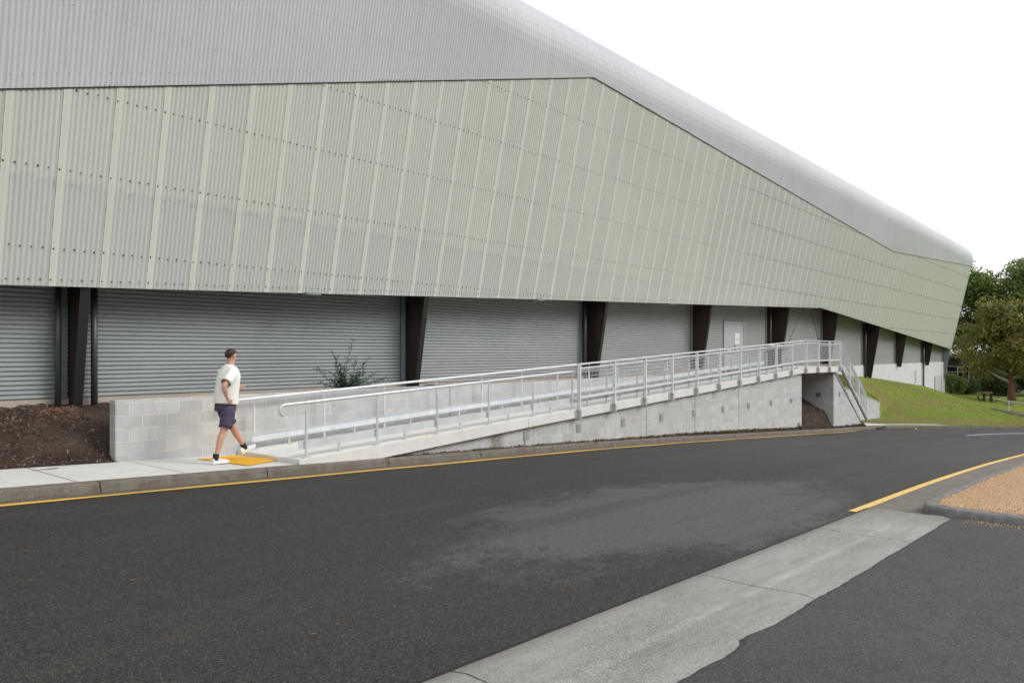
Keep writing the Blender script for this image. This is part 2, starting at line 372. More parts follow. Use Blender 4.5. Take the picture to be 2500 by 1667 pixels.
M['gutter'] = concrete('brown_stained_gutter', (0.135, 0.120, 0.10), (0.19, 0.17, 0.145), 1.5, (0.25, 0.22, 0.18), 0.4, fine=0.4, joints=(1.5, 10.9, 0.012))
M['gutdirt'] = concrete('gutter_grit', (0.13, 0.115, 0.095), (0.19, 0.165, 0.14), 3, (0.09, 0.075, 0.06), 0.6, fine=0.6, bump=0.008)
M['islandkerb'] = concrete('dark_stained_island_kerb', (0.21, 0.21, 0.21), (0.30, 0.30, 0.29), 2.5, (0.075, 0.072, 0.065), 0.6, fine=0.5, bump=0.006)
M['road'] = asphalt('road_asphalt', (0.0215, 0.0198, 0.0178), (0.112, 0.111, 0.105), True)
M['drive'] = asphalt('driveway_asphalt', (0.052, 0.052, 0.056), (0.08, 0.08, 0.08), False)
M['pathasph'] = asphalt('path_asphalt', (0.075, 0.078, 0.088), (0.08, 0.08, 0.08), False)
def paint(name, col, wear):
    g = G(name); n = g.noise(24, 5, 0.75)
    c = g.mix(g.ramp(n, [(0.60, 0.0), (0.70, wear)]), col, (0.10, 0.09, 0.07))
    c = g.mix(g.m('MULTIPLY', g.noise(5, 3), 0.35), c, tuple(q*0.8 for q in col))
    g.bump(g.vor(120), 0.004, 0.6)
    return g.out(c, 0.65)
M['yel'] = paint('yellow_road_paint', (0.78, 0.46, 0.06), 0.5)
M['yel2'] = paint('pale_yellow_road_paint', (0.78, 0.51, 0.14), 0.5)
M['wht'] = paint('white_road_paint', (0.62, 0.62, 0.60), 0.5)
M['tact'] = plain('yellow_tactile_rubber', (0.92, 0.55, 0.03), 0.5, var=0.05)
M['galv'] = plain('galvanised_steel', (0.68, 0.71, 0.74), 0.42, 0.25, 0.10, 5)
M['galvm'] = plain('bright_galvanised_frame', (0.72, 0.735, 0.75), 0.5, 0.1, 0.06, 4)
M['galvd'] = plain('dull_galvanised_plate', (0.50, 0.52, 0.53), 0.55, 0.2, 0.2, 30)
M['stringer'] = plain('grey_stringer_steel', (0.20, 0.21, 0.215), 0.5, 0.3)
M['flash2'] = plain('pale_vent_frame', (0.36, 0.37, 0.37), 0.6)
M['door'] = plain('grey_door_paint', (0.40, 0.43, 0.45), 0.45, 0, 0.04)
M['doorf'] = plain('pale_door_frame', (0.46, 0.47, 0.47), 0.45, 0, 0.05)
M['paper'] = plain('white_paper', (0.78, 0.78, 0.77), 0.8, 0, 0.02)
M['ink'] = plain('grey_ink', (0.42, 0.42, 0.43), 0.8)
M['dark'] = plain('dark_void', (0.01, 0.01, 0.01), 0.8)
M['ventg'] = plain('grey_vent_grille', (0.18, 0.18, 0.175), 0.6)
def mulch_mat():
    g = G('bark_mulch')
    n = g.noise(2.0, 5, 0.7); f = g.noise(26, 5, 0.8, v=g.map((1, 1, 1.4)), dist=1.2); h = g.vor(38, v=g.map((1, 2.6, 2.0), rot=(0, 0, 0.5)))
    c = g.mix(g.ramp(n, [(0.35, 0.0), (0.7, 1.0)]), (0.070, 0.046, 0.033), (0.15, 0.115, 0.092))
    c = g.mix(g.ramp(f, [(0.35, 0.85), (0.5, 0.0)]), c, (0.012, 0.008, 0.006))
    c = g.mix(g.ramp(f, [(0.56, 0.0), (0.70, 0.6)]), c, (0.22, 0.18, 0.145))
    g.bump(g.m('ADD', f, g.m('MULTIPLY', h, 0.6)), 0.05, 1.0)
    return g.out(c, 0.95, 0, 0.2)
M['mulch'] = mulch_mat()
M['chipA'] = plain('pale_bark_chip', (0.30, 0.24, 0.19), 0.9, 0, 0.35, 3)
M['chipB'] = plain('brown_bark_chip', (0.10, 0.065, 0.045), 0.9, 0, 0.35, 3)
M['chipC'] = plain('dark_bark_chip', (0.035, 0.024, 0.018), 0.9, 0, 0.3, 3)
M['chipD'] = plain('orange_bark_chip', (0.26, 0.115, 0.05), 0.9, 0, 0.3, 3)
def gravel_mat():
    g = G('orange_gravel')
    cell = g.xyz(g.vor(75, out='Color'))[0]; d = g.vor(75)
    c = g.ramp(cell, [(0.0, (0.44, 0.245, 0.125)), (0.35, (0.64, 0.39, 0.21)), (0.7, (0.74, 0.50, 0.30)), (1.0, (0.80, 0.66, 0.49))])
    c = g.mix(g.ramp(d, [(0.45, 0.0), (0.7, 0.8)]), c, (0.17, 0.09, 0.045))
    c = g.mix(g.m('MULTIPLY', g.ramp(g.noise(1.2, 4), [(0.4, 0.0), (0.7, 1.0)]), 0.25), c, (0.38, 0.24, 0.14))
    g.bump(g.m('MULTIPLY', d, -1.0), 0.012, 1.0)
    return g.out(c, 0.9, 0, 0.25)
M['gravel'] = gravel_mat()
M['peb'] = plain('gravel_stone', (0.66, 0.42, 0.22), 0.85, 0, 0.4, 18)
def grass_mat():
    g = G('patchy_lawn')
    n1 = g.noise(0.40, 5, 0.62, v=g.map((1, 1.5, 1))); n2 = g.noise(5, 5, 0.75); n3 = g.noise(30, 4, 0.8)
    c = g.mix(g.ramp(n2, [(0.3, 0.0), (0.7, 1.0)]), (0.15, 0.225, 0.022), (0.37, 0.49, 0.07))
    x, y, z = g.xyz()
    flat = g.step(x, 52.0, 64.0)
    dry = g.m('MULTIPLY', g.ramp(n1, [(0.43, 0.0), (0.53, 1.0)]), g.m('SUBTRACT', 1.0, g.m('MULTIPLY', flat, 0.75)))
    c = g.mix(g.m('MULTIPLY', dry, g.ramp(n2, [(0.38, 1.0), (0.66, 0.35)])), c, (0.33, 0.25, 0.115))
    nearp = g.m('SUBTRACT', 1.0, g.step(x, 36.0, 49.0))
    c = g.mix(g.m('MULTIPLY', nearp, g.ramp(n2, [(0.4, 0.7), (0.6, 0.3)])), c, (0.15, 0.125, 0.065))
    c = g.mix(g.ramp(n3, [(0.32, 0.6), (0.5, 0.0)]), c, (0.03, 0.05, 0.010))
    g.bump(g.m('ADD', n3, g.m('MULTIPLY', n2, 1.5)), 0.10, 1.0)
    return g.out(c, 0.9, 0, 0.2)
M['grass'] = grass_mat()
M['blade'] = plain('grass_blade', (0.27, 0.39, 0.045), 0.7, 0, 0.4, 2)
M['bladed'] = plain('dry_grass_blade', (0.38, 0.30, 0.13), 0.8, 0, 0.3, 2)
def leafm(name, a, b, tr=0.25):
    g = G(name); gi = g.nt.nodes.new('ShaderNodeNewGeometry')
    c = g.mix(gi.outputs['Random Per Island'], a, b)
    m = g.out(c, 0.55, 0, 0.4)
    t = g.nt.nodes.new('ShaderNodeBsdfTranslucent'); g.nt.links.new(c, t.inputs[0])
    mx = g.nt.nodes.new('ShaderNodeMixShader'); mx.inputs[0].default_value = tr
    o = g.nt.nodes['Material Output']
    g.nt.links.new(g.b.outputs[0], mx.inputs[1]); g.nt.links.new(t.outputs[0], mx.inputs[2]); g.nt.links.new(mx.outputs[0], o.inputs[0])
    return m
M['leafg'] = leafm('green_leaf', (0.06, 0.105, 0.024), (0.25, 0.34, 0.085))
M['leafb'] = leafm('olive_brown_leaf', (0.08, 0.11, 0.022), (0.36, 0.30, 0.085))
M['leafd'] = leafm('dark_green_leaf', (0.03, 0.055, 0.02), (0.10, 0.14, 0.05))
M['leafn'] = leafm('needle_leaf', (0.04, 0.085, 0.045), (0.11, 0.19, 0.10), 0.15)
M['bark'] = plain('red_brown_bark', (0.16, 0.075, 0.045), 0.85, 0, 0.45, 5)
M['barkp'] = plain('pale_bark', (0.42, 0.38, 0.31), 0.8, 0, 0.3, 4)
M['twig'] = plain('twig', (0.05, 0.045, 0.03), 0.8)

# ------------------------------------------------------------------ ground heights
ZR = [(-60, 1.0), (-30, -0.25), (0, -1.600), (3, -1.725), (8.65, -1.972), (14.7, -2.238), (20, -2.515), (27.7, -2.97), (33.3, -3.30), (39, -3.60), (45, -3.86), (60, -4.19), (100, -4.6), (300, -6.0), (900, -9)]
def zr(x):       # road level along the building, corners rounded off
    return (interp(ZR, x-1.5)+2*interp(ZR, x)+interp(ZR, x+1.5))/4
KH = 0.135
def zk(x): return zr(x)+KH
XS = [-60+2.0*i for i in range(30)]+[0+0.5*i for i in range(100)]+[50+2.0*i for i in range(26)]

def ribbon(name, x0, x1, ya, yb, dz, mat, kind='structure', step=0.5, label=None, parent=None, wav=0):
    n = max(2, int((x1-x0)/step)+1); b = MB()
    xs = rng(x0, x1, n)
    fa = ya if callable(ya) else (lambda x: ya); fb = yb if callable(yb) else (lambda x: yb)
    for i, x in enumerate(xs):
        b.v.append((x, fa(x), zr(x)+dz)); b.v.append((x, fb(x), zr(x)+dz))
        if i: b.f.append((2*i-2, 2*i, 2*i+1, 2*i-1)); b.m.append(0)
    o = b.build(name, mat, parent)
    if kind: o['kind'] = kind
    return o

# big ground sheet
b = MB()
b.grid(lambda x, y: (x, y, zr(x)-0.35-max(0, (abs(y)-60)*0.004)), [-700, -300, -100, -40, -10, 10, 30, 60, 100, 200, 500, 1200], [-900, -300, -100, -40, 0, 12, 40, 100, 300, 900])
tag(b.build('ground', M['grass']), kind='structure')
# far kerb line that curves away round the lawn
FK = [(36.0, 10.30), (38.5, 10.2), (40.5, 9.9), (42.3, 9.2), (43.8, 8.2), (45.3, 6.9), (46.8, 5.3), (48.0, 3.6), (49.5, 0.5), (50.6, -3.5), (51.5, -9), (52, -20), (52, -45)]
# road: one big sheet
def road_far(x): return 10.12
b = MB()
b.grid(lambda x, y: (x, y, zr(x)-(0.12 if (y < 2.905 and x < 10.9) else 0)), sorted([x for x in XS if x <= 62]+[10.88, 10.92]), [-60, -30, -12, -4, 1, 2.0, 2.5, 2.895, 2.915, 4, 6, 8, 10.12, 10.35])
ro = b.build('road', M['road']); tag(ro, kind='structure')
tag(ribbon('road_marking', -20, 35.3, lambda x: 9.93+0.012*math.sin(x*1.7), lambda x: 10.045+0.010*math.sin(x*2.3+1), 0.006, M['yel'], step=0.25))
ribbon('gutter', -20, 41, lambda x: 10.045+0.012*math.sin(x*2.3+1), 10.36, 0.003, M['gutdirt'])
# right-hand yellow line beside the island
def yr(x): return 2.93-0.0009*max(0, x-12)**2
ribbon('road_marking', 10.42, 34, lambda x: yr(x)+0.0, lambda x: yr(x)+0.115, 0.010, M['yel2'], step=0.3)
# white lane line on the far road
b = MB(); LW = [(37.5, 6.1), (39.6, 5.75), (41.5, 5.2), (43.2, 4.5), (44.6, 3.6), (46.0, 2.1), (46.9, 0.3)]
for i, (x, y) in enumerate(LW):
    b.v += [(x, y, zr(x)+0.012), (x+0.08, y+0.10, zr(x)+0.012)]
    if i: b.f.append((2*i-2, 2*i, 2*i+1, 2*i-1)); b.m.append(0)
tag(b.build('road_marking', M['wht']), kind='structure')

# dish drain strip and driveway in the foreground
def ragged(x):
    r_ = 1.93+0.014*noise.noise(Vector((x*1.6, 0, 3)))+0.010*noise.noise(Vector((x*9, 5, 3)))+0.006*noise.noise(Vector((x*31, 5, 3)))
    r_ += 0.045*sm((x-4.50)/0.05)*(1-sm((x-4.60)/0.45))-0.02*math.exp(-((x-4.25)/0.15)**2)+0.014*sm((x-5.6)/0.08)*(1-sm((x-5.7)/0.6))
    return r_
b = MB()
xs = rng(-20, 10.86, 780)
NY = 9
for i, x in enumerate(xs):
    y0 = ragged(x); y1 = 2.915+0.008*noise.noise(Vector((x*5, 1, 8)))
    for k in range(NY):
        t = k/(NY-1); dish = -0.022*(1-abs(2*t-1)**1.6)
        edge = 0.010 if 0 < k < NY-1 else 0.004
        b.v.append((x, y0+(y1-y0)*t, zr(x)+edge+0.03+dish if 0 < k < NY-1 else zr(x)+0.012))
    if i:
        for k in range(NY-1): b.f.append(((i-1)*NY+k, i*NY+k, i*NY+k+1, (i-1)*NY+k+1)); b.m.append(0)
tag(b.build('drain_strip', M['strip'], smooth=True), kind='structure')
b = MB()
for i, x in enumerate(xs):      # thin dark crack where asphalt meets concrete
    for yy in (2.905, 2.935+0.012*noise.noise(Vector((x*9, 2, 4)))): b.v.append((x, yy, zr(x)+0.0165))
    if i: b.f.append((2*i-2, 2*i, 2*i+1, 2*i-1)); b.m.append(0)
tag(b.build('drain_edge_crack', M['dark']), kind='structure')
b = MB()
for i, x in enumerate(xs):
    e = ragged(x)+0.012
    for j, yy in enumerate((-40, -12, -4, 0, e-0.05, e)):
        b.v.append((x, yy, zr(x)+(0.034 if j < 5 else 0.012)))
    if i:
        for k in range(5): b.f.append(((i-1)*6+k, i*6+k, i*6+k+1, (i-1)*6+k+1)); b.m.append(0)
tag(b.build('driveway', M['drive'], smooth=False), kind='structure')
ribbon('gutter', 10.75, 34, 2.30, yr, 0.007, M['gutter'])

# ------------------------------------------------------------------ kerbs
def kerb_mesh(name, path, width, side, mat, top_h=KH, round_=0.03):
    """path of (x, y) = outer top edge; body lies on 'side' (+1 left of travel)"""
    b = MB(); n = len(path)
    prof = [(-0.035, -0.12), (-0.03, 0.0), (-0.012, top_h-round_-0.01), (0.004, top_h-0.012), (0.025, top_h), (width, top_h+0.004), (width, -0.12)]
    m = len(prof)
    for i, (x, y) in enumerate(path):
        a = Vector(path[max(0, i-1)]); c = Vector(path[min(n-1, i+1)]); t = (c-a).normalized(); nn = Vector((-t.y, t.x))*side
        for o_, h in prof:
            b.v.append((x+nn.x*o_, y+nn.y*o_, zr(x)+h+0.004*noise.noise(Vector((x*3, y*3, h*20)))))
        if i:
            for k in range(m-1): b.f.append(((i-1)*m+k, i*m+k, i*m+k+1, (i-1)*m+k+1)); b.m.append(0)
    b.f.append(tuple(range(m))); b.f.append(tuple((n-1)*m+k for k in range(m))); b.m += [0, 0]
    o = b.build(name, mat); tag(o, kind='structure'); return o
kerb_mesh('kerb', [(-20+0.4*i, 10.31) for i in range(141)], 0.13, 1, M['kerb'])
def dense(P, st=0.4):
    out = []
    for (a, b_), (c, d) in zip(P, P[1:]):
        n = max(1, int(math.hypot(c-a, d-b_)/st))
        out += [(a+(c-a)*k/n, b_+(d-b_)*k/n) for k in range(n)]
    return out+[P[-1]]
kerb_mesh('kerb', dense(FK), 0.14, 1, M['kerb'], 0.12)
# island kerb and gravel bed (sharp rounded nose at the near left corner)
ISL = [(34, -3.5), (33, -1.0), (31, 0.7), (28, 1.6), (24, 2.05), (20, 2.24), (16, 2.31), (12.5, 2.35), (11.35, 2.34), (11.10, 2.30), (10.96, 2.20), (10.90, 2.08), (10.86, 1.9), (10.83, 1.2), (10.82, 0), (10.82, -6)]
kerb_mesh('kerb', dense(ISL, 0.12), 0.145, 1, M['islandkerb'], 0.125)
b = MB()
xs = rng(10.95, 31, 120)
for i, x in enumerate(xs):
    # inner edge of the kerb on the road side
    ye = interp([(q[0], q[1]) for q in [(10.95, 2.02), (11.05, 2.12), (11.3, 2.21), (12.5, 2.215), (16, 2.18), (20, 2.11), (24, 1.92), (28, 1.47), (31, 0.55)]], x)
    ye += 0.02*noise.noise(Vector((x*6, 0, 0)))
    ys = [ye, ye-0.15, ye-0.6, ye-1.5, -3, -6]
    for j, y in enumerate(ys):
        b.v.append((x, y, zr(x)+0.118+(0.0 if j == 0 else 0.03+0.02*noise.noise(Vector((x*2, y*2, 0))))*(1 if x > 11.0 else 0.2)))
    if i:
        for k in range(5): b.f.append(((i-1)*6+k, i*6+k, i*6+k+1, (i-1)*6+k+1)); b.m.append(0)
tag(b.build('gravel', M['gravel'], smooth=True), 'orange gravel filling the kerbed traffic island at the right', 'gravel', kind='stuff')
# loose stones spilled on the driveway below the island kerb
def stone(b, x, y, z, r_, mi=0):
    v = [(r_,0,0),(-r_,0,0),(0,r_,0),(0,-r_,0),(0,0,r_*0.7),(0,0,-r_*0.7)]
    a = random.uniform(0, 6.28); c, s = math.cos(a), math.sin(a)
    b.add([(x+p[0]*c-p[1]*s*0.8, y+p[0]*s+p[1]*c*0.8, z+p[2]) for p in v], [(0,2,4),(2,1,4),(1,3,4),(3,0,4),(2,0,5),(1,2,5),(3,1,5),(0,3,5)], mi)
b = MB()
for i in range(900):
    x = 10.77-abs(random.gauss(0, 0.16)); y = random.uniform(-3.5, 1.75)
    x -= 0.02
    stone(b, x, y, zr(x)+0.038, random.uniform(0.004, 0.011), 0)
for i in range(500):
    x = random.uniform(10.98, 22); y = interp([(10.95, 2.02), (11.3, 2.2), (16, 2.18), (22, 2.0)], x)-abs(random.gauss(0, 0.3))
    stone(b, x, y, zr(x)+0.15, random.uniform(0.006, 0.013), 0)
for i in range(7000):
    x = 10.98+random.random()**1.5*9; y = interp([(10.95, 2.0), (11.3, 2.18), (16, 2.14), (22, 1.98)], x)-random.random()**1.2*3.2
    stone(b, x, y, zr(x)+0.152+0.02*noise.noise(Vector((x*2, y*2, 0))), random.uniform(0.005, 0.010), random.choice((0, 2, 2, 3)))
for i in range(260):
    x = random.uniform(2.2, 10.5); stone(b, x, 2.93+random.gauss(0, 0.04), zr(x)+0.018, random.uniform(0.002, 0.0055), 1)
tag(b.build('loose_stones', [M['peb'], M['ventg'], plain('pale_gravel_stone', (0.78, 0.60, 0.41), 0.85, 0, 0.3, 18), plain('rusty_gravel_stone', (0.58, 0.32, 0.155), 0.85, 0, 0.3, 18)]), 'small loose gravel stones scattered along the kerb and drain strip', 'gravel', kind='stuff')

# ------------------------------------------------------------------ pavement (left)
b = MB()
xs = rng(-20, 7.42, 60)
for i, x in enumerate(xs):
    for y in (10.44, 11.2, 12.27): b.v.append((x, y, zk(x)+0.004+(y-10.44)*0.004))
    if i:
        for k in range(2): b.f.append(((i-1)*3+k, i*3+k, i*3+k+1, (i-1)*3+k+1)); b.m.append(0)
tag(b.build('pavement', M['pave']), kind='structure')
b = MB()   # saw cuts in the pavement
for x0 in (-1.0, 1.6, 3.93, 5.35, 7.02):
    sk = 0.35 if x0 > 6 else 0.0
    b.add([(x0+sk, 10.45, zk(x0)+0.010), (x0+sk+0.012, 10.45, zk(x0)+0.010), (x0+0.012, 12.2, zk(x0)+0.017), (x0, 12.2, zk(x0)+0.017)], [(0,1,2,3)])
tag(b.build('pavement_joint', M['ventg']), kind='structure')
# path at the foot of the stairs and on to the lawn
b = MB()
xs = rng(38.2, 44.3, 24)
for i, x in enumerate(xs):
    yk = interp([(p[0], p[1]) for p in FK], x)+0.12
    for y in (min(yk, 12.1), 12.14 if x < 41.5 else max(yk+0.05, 12.14-(x-41.5)*1.25)): b.v.append((x, y, zk(x)+0.012))
    if i: b.f.append((2*i-2, 2*i, 2*i+1, 2*i-1)); b.m.append(0)
tag(b.build('pavement', M['pave']), kind='structure')

# ------------------------------------------------------------------ lawn and mound
CREST = [(30, -0.85), (40, -0.92), (45, -1.2), (52, -1.51), (60, -2.08), (68, -2.63), (75.8, -3.50), (84, -4.1), (100, -4.35), (200, -5.2)]
def kerbD(x): return interp([(30, 10.35)]+FK[:9]+[(50.5, -3), (51.4, -9), (51.9, -20)], x)
def zl(x, y):
    base = zk(x)+0.01-0.0
    if x < 47.75 and y > 12.22:
        wt = -0.60-0.165*(x-34)-0.06
        t = sm((14.1-y)/1.9)
        return interp(CREST, x)*(1-t)+min(wt, interp(CREST, x))*t
    L = (10.0-5.5*sm((x-60)/15)) if x > 49 else max(3.5, 14.1-kerbD(x)-0.3)
    t = max(0, min(1, (14.1-y)/L))
    crest = interp(CREST, x)
    kx = 4.0+(2.3-4.0)*sm((x-47.8)/9)
    e = (1-t)**kx
    z = base+(crest-base)*max(0, min(1, e))
    if 47.79 < x < 55:
        m_ = sm((y-12.28)/0.8); z = base+(z-base)*(m_+(1-m_)*sm((x-47.79)/6.0)**0.7)
    if x < 60: z += 0.05*noise.noise(Vector((x*0.6, y*0.6, 0)))*min(1, 6*t*(1-t))
    return z
b = MB()
YS = [-45, -30, -18, -10, -6]+[-4+0.5*i for i in range(12)]+[2+0.35*i for i in range(28)]+[11.9, 12.1, 12.3, 12.5, 12.7, 12.9, 13.1, 13.3, 13.5, 13.7, 13.9, 14.1, 14.4]
def lawnY(x):
    if x < 47.79: return 12.3
    if x < 52: return kerbD(x)+0.12
    return -45
cols_ = [(34+0.4*i, 12.3) for i in range(35)]+[(47.79, 12.3)]+[(x, lawnY(x)) for x in [47.795+0.4*i for i in range(90)]+[84+3*i for i in range(40)]]
ny = len(YS)+1
YX = YS+[14.4]
for x, y0 in cols_:
    for y in YS: b.v.append((x, max(y, y0), zl(x, max(y, y0))))
    ym = 14.4 if x < 76.2 else 70
    b.v.append((x, ym, zl(x, ym)))
for i in range(len(cols_)-1):
    for k in range(ny-1):
        if cols_[i+1][0]-cols_[i][0] < 0.01 and YX[k] < 12.3: continue
        if YS[min(k+1, len(YS)-1)] <= max(cols_[i][1], cols_[i+1][1]) and YS[min(k+1, len(YS)-1)] <= min(cols_[i][1], cols_[i+1][1]): continue
        b.f.append((i*ny+k, (i+1)*ny+k, (i+1)*ny+k+1, i*ny+k+1)); b.m.append(0)
tag(b.build('lawn', M['grass'], smooth=True), kind='structure')
# strip of lawn between the wing wall foot and the kerb
b = MB()
xs = rng(41.5, 47.8, 24)
for i, x in enumerate(xs):
    y0 = kerbD(x)+0.12; y1 = 12.24
    for t in (0, .3, .6, 1):
        y = y0+(y1-y0)*t; b.v.append((x, y, zk(x)+0.005+0.03*t))
    if i:
        for k in range(3): b.f.append(((i-1)*4+k, i*4+k, i*4+k+1, (i-1)*4+k+1)); b.m.append(0)
tag(b.build('verge', M['grass'], smooth=True), kind='structure')
# blades
b = MB()
rg = random.Random(3)
for i in range(42000):
    x = rg.uniform(40, 62) if i % 5 else rg.uniform(62, 84)
    y = rg.uniform(max(12.35 if x < 47.8 else kerbD(x)+0.15, 2.5), 14.0)
    z = zl(x, y)
    h = rg.uniform(0.03, 0.09)*(1.3 if x > 50 else 1); a = rg.uniform(0, 3.14); w_ = 0.008
    dx, dy = math.cos(a)*w_, math.sin(a)*w_
    b.add([(x-dx, y-dy, z), (x+dx, y+dy, z), (x+rg.uniform(-.04, .04), y+rg.uniform(-.04, .04), z+h)], [(0,1,2)],
          1 if (noise.noise(Vector((x*0.4, y*0.6, 4))) > 0.02 or rg.random() < 0.15) else 0)
tag(b.build('grass', [M['blade'], M['bladed']]), 'short grass blades growing over the green mound and lawn', 'grass', kind='stuff')
# footpath over the lawn
b = MB()
PA = [(60.5, 8.6), (59.0, 7.9), (57.0, 6.6), (55.6, 5.3), (54.6, 3.6), (54.0, 1), (53.8, -4), (53.8, -12)]
PB = [(60.9, 9.0), (60.5, 8.6), (59.4, 7.3), (58.4, 5.9), (57.4, 4.2), (56.6, 1.2), (56.2, -4), (56.2, -12)]
for i, (p, q) in enumerate(zip(PA, PB)):
    for k in range(4):
        x = p[0]+(q[0]-p[0])*k/3; y = p[1]+(q[1]-p[1])*k/3; b.v.append((x, y, zl(x, y)+0.06))
    if i:
        for k in range(3): b.f.append(((i-1)*4+k, i*4+k, i*4+k+1, (i-1)*4+k+1)); b.m.append(0)
tag(b.build('path', M['pathasph']), kind='structure')

# ------------------------------------------------------------------ mulch beds
def chips(b, n, pos, rg, scale=1.0, ratio=(0.2, 0.45, 0.33, 0.02)):
    for i in range(n):
        x, y, z, col = pos(rg)
        L = rg.uniform(0.02, 0.09)*scale*(2.2 if rg.random() < 0.04 else 1); W = rg.uniform(0.003, 0.008)*scale; H = 0.002*scale
        d = Vector((rg.gauss(0, 1), rg.gauss(0, 1), rg.gauss(0, 0.45))).normalized(); u = d.cross(Vector((0, 0, 1))).normalized(); n_ = u.cross(d)
        c = Vector((x, y, z)); P = []
        for q in (-1, 1):
            for e in ((-1, -1), (1, -1), (1, 1), (-1, 1)):
                P.append(c+d*L*0.5*q+u*W*e[0]*(0.6 if q > 0 else 1)+n_*H*e[1])
        rr = rg.random(); mi = 1
        if col is not None: mi = col
        elif rr < ratio[0]: mi = 1
        elif rr < ratio[0]+ratio[1]: mi = 2
        elif rr < ratio[0]+ratio[1]+ratio[2]: mi = 3
        else: mi = 4
        b.add(P, [(0,1,2,3),(7,6,5,4),(0,4,5,1),(1,5,6,2),(2,6,7,3),(3,7,4,0)], mi)
CH = [M['mulch'], M['chipA'], M['chipB'], M['chipC'], M['chipD']]
def zleft(x, y):
    t = (y-12.22)
    p = [(0, 0.0), (0.10, 0.03), (0.30, 0.20), (0.55, 0.50), (0.80, 0.70), (0.95, 0.74), (1.25, 0.82), (1.9, 0.90), (2.2, 0.90)]
    f_ = interp(p, t)/0.90
    zb_ = zk(x)+0.02; top = -0.865+0.05*noise.noise(Vector((x*1.4, 1, 1)))
    z = zb_+(top-zb_)*f_
    return z+0.045*noise.noise(Vector((x*2.2, y*2.2, 0)))*min(1, t*4)+0.03*noise.noise(Vector((x*7, y*7, 2)))*min(1, t*5)+0.015*noise.noise(Vector((x*18, y*18, 2)))*min(1, t*6)
b = MB()
b.grid(lambda x, y: (x, y, zleft(x, y)), rng(-12, 5.2, 430), rng(12.2, 14.16, 60))
b.grid(lambda x, y: (x, y, min(-0.745, zleft(x, y))-0.01), rng(5.15, 14, 80), rng(12.38, 14.16, 12))
def pl(rg):
    x = rg.uniform(0.5, 5.15) if rg.random() < 0.8 else rg.uniform(-6, 0.5); y = 12.24+abs(rg.random())**0.9*1.85
    col = 4 if (x > 4.4 and y > 13.1 and rg.random() < 0.35) else None
    return x, y, zleft(x, y)+0.008, col
chips(b, 9000, pl, random.Random(5), 0.9, (0.27, 0.42, 0.28, 0.03))
tag(b.build('bark_mulch', CH, smooth=False), 'brown bark mulch sloping up behind the pavement, left of the block wall', 'mulch', kind='stuff')
def zfront(x, y):
    # mulch along the foot of the ramp wall and the mound under the landing
    base = zk(x)+0.0
    if x < 30.1:
        t = (y-10.42)
        return base-0.012+0.03*sm((x-13)/10)+t*(0.3+0.6*sm((x-16)/9))+0.020*noise.noise(Vector((x*3, y*6, 0)))+0.014*noise.noise(Vector((x*11, y*9, 0)))
    back = -2.73+0.57*(y-10.5)
    k = sm((x-29.9)/1.6); k2 = 1-sm((x-34.5)/4.2)
    t = (y-10.42)
    low = base+0.02+t*1.2
    hi = min(back, base+0.02+max(0, t)*3.2) if t < 0.12 else back
    hi = base+0.02+(back-base)*sm(t/0.5) if t < 0.5 else back
    f_ = k*k2
    return low*(1-f_)+hi*f_+0.03*noise.noise(Vector((x*2, y*2, 5)))+0.018*noise.noise(Vector((x*9, y*9, 5)))
b = MB()
b.grid(lambda x, y: (x, y, zfront(x, y)), rng(9.0, 30.2, 500), rng(10.42, 10.62, 8))
b.grid(lambda x, y: (x, y, zfront(x, y)), rng(30.1, 34.0, 90), rng(10.42, 12.24, 50))
b.grid(lambda x, y: (x, y, zfront(x, y)), rng(33.9, 38.4, 90), rng(10.42, 10.6, 8))
def pf(rg):
    if rg.random() < 0.45:
        x = 9+21*rg.random()**0.6; y = rg.uniform(10.36, 10.52)
    elif rg.random() < 0.7:
        x = rg.uniform(30.0, 33.9); y = rg.uniform(10.4, 12.1)
    else: x = rg.uniform(33.5, 38.3); y = rg.uniform(10.38, 10.5)
    return x, y, zfront(x, max(y, 10.43))+0.012, None
chips(b, 7500, pf, random.Random(8), 1.25, (0.16, 0.40, 0.42, 0.02))
tag(b.build('bark_mulch', CH), 'dark bark mulch piled under the landing and along the foot of the ramp', 'mulch', kind='stuff')

# ------------------------------------------------------------------ the big building
ZB = [(-20, 0.72*0.45), (4, 1.03), (8.07, 1.17), (12.9, 1.35), (18.8, 1.56), (26.7, 1.82), (40.6, 2.30), (75.8, 0.30)]
ZS = [(-20, 1.2), (-3, 1.9), (3.8, 3.82), (17.9, 7.66), (24.3, 7.38), (37.25, 6.80), (51.3, 6.20), (75.8, 7.40)]
X0, X1 = -14.0, 75.8
D0, KS = 13.65, 0.215
AL = math.atan(KS); RR = 1.25; ZT = 7.725
WS = 14.2
bld = thing('exhibition_hall', 'huge hall with leaning greenish corrugated cladding under a rounded grey metal roof', 'building', (30, 20, -0.77))
OFF = (-30, -20, 0.77)
def P_(o):           # parent while keeping world coordinates
    o.parent = bld; o.location = OFF; return o
PITCH = 0.0763; AMP = 0.0065
NS = 8
def cols(x0, x1, n=NS):
    k = int((x1-x0)/PITCH*n); return [x0+(x1-x0)*i/k for i in range(k+1)]
def clp(x, z, off):  # point on the leaning plane
    return (x, D0-KS*z-math.cos(AL)*off, z-math.sin(AL)*off)
def wave(x):
    fr = ((x-4.63)/0.763) % 1.0
    a = AMP
    if fr < 0.17: a = AMP*0.35          # flat lap strip
    return a*math.cos(2*math.pi*(x-4.63)/PITCH)
b = MB(); xs = cols(X0, X1)
rows = 5
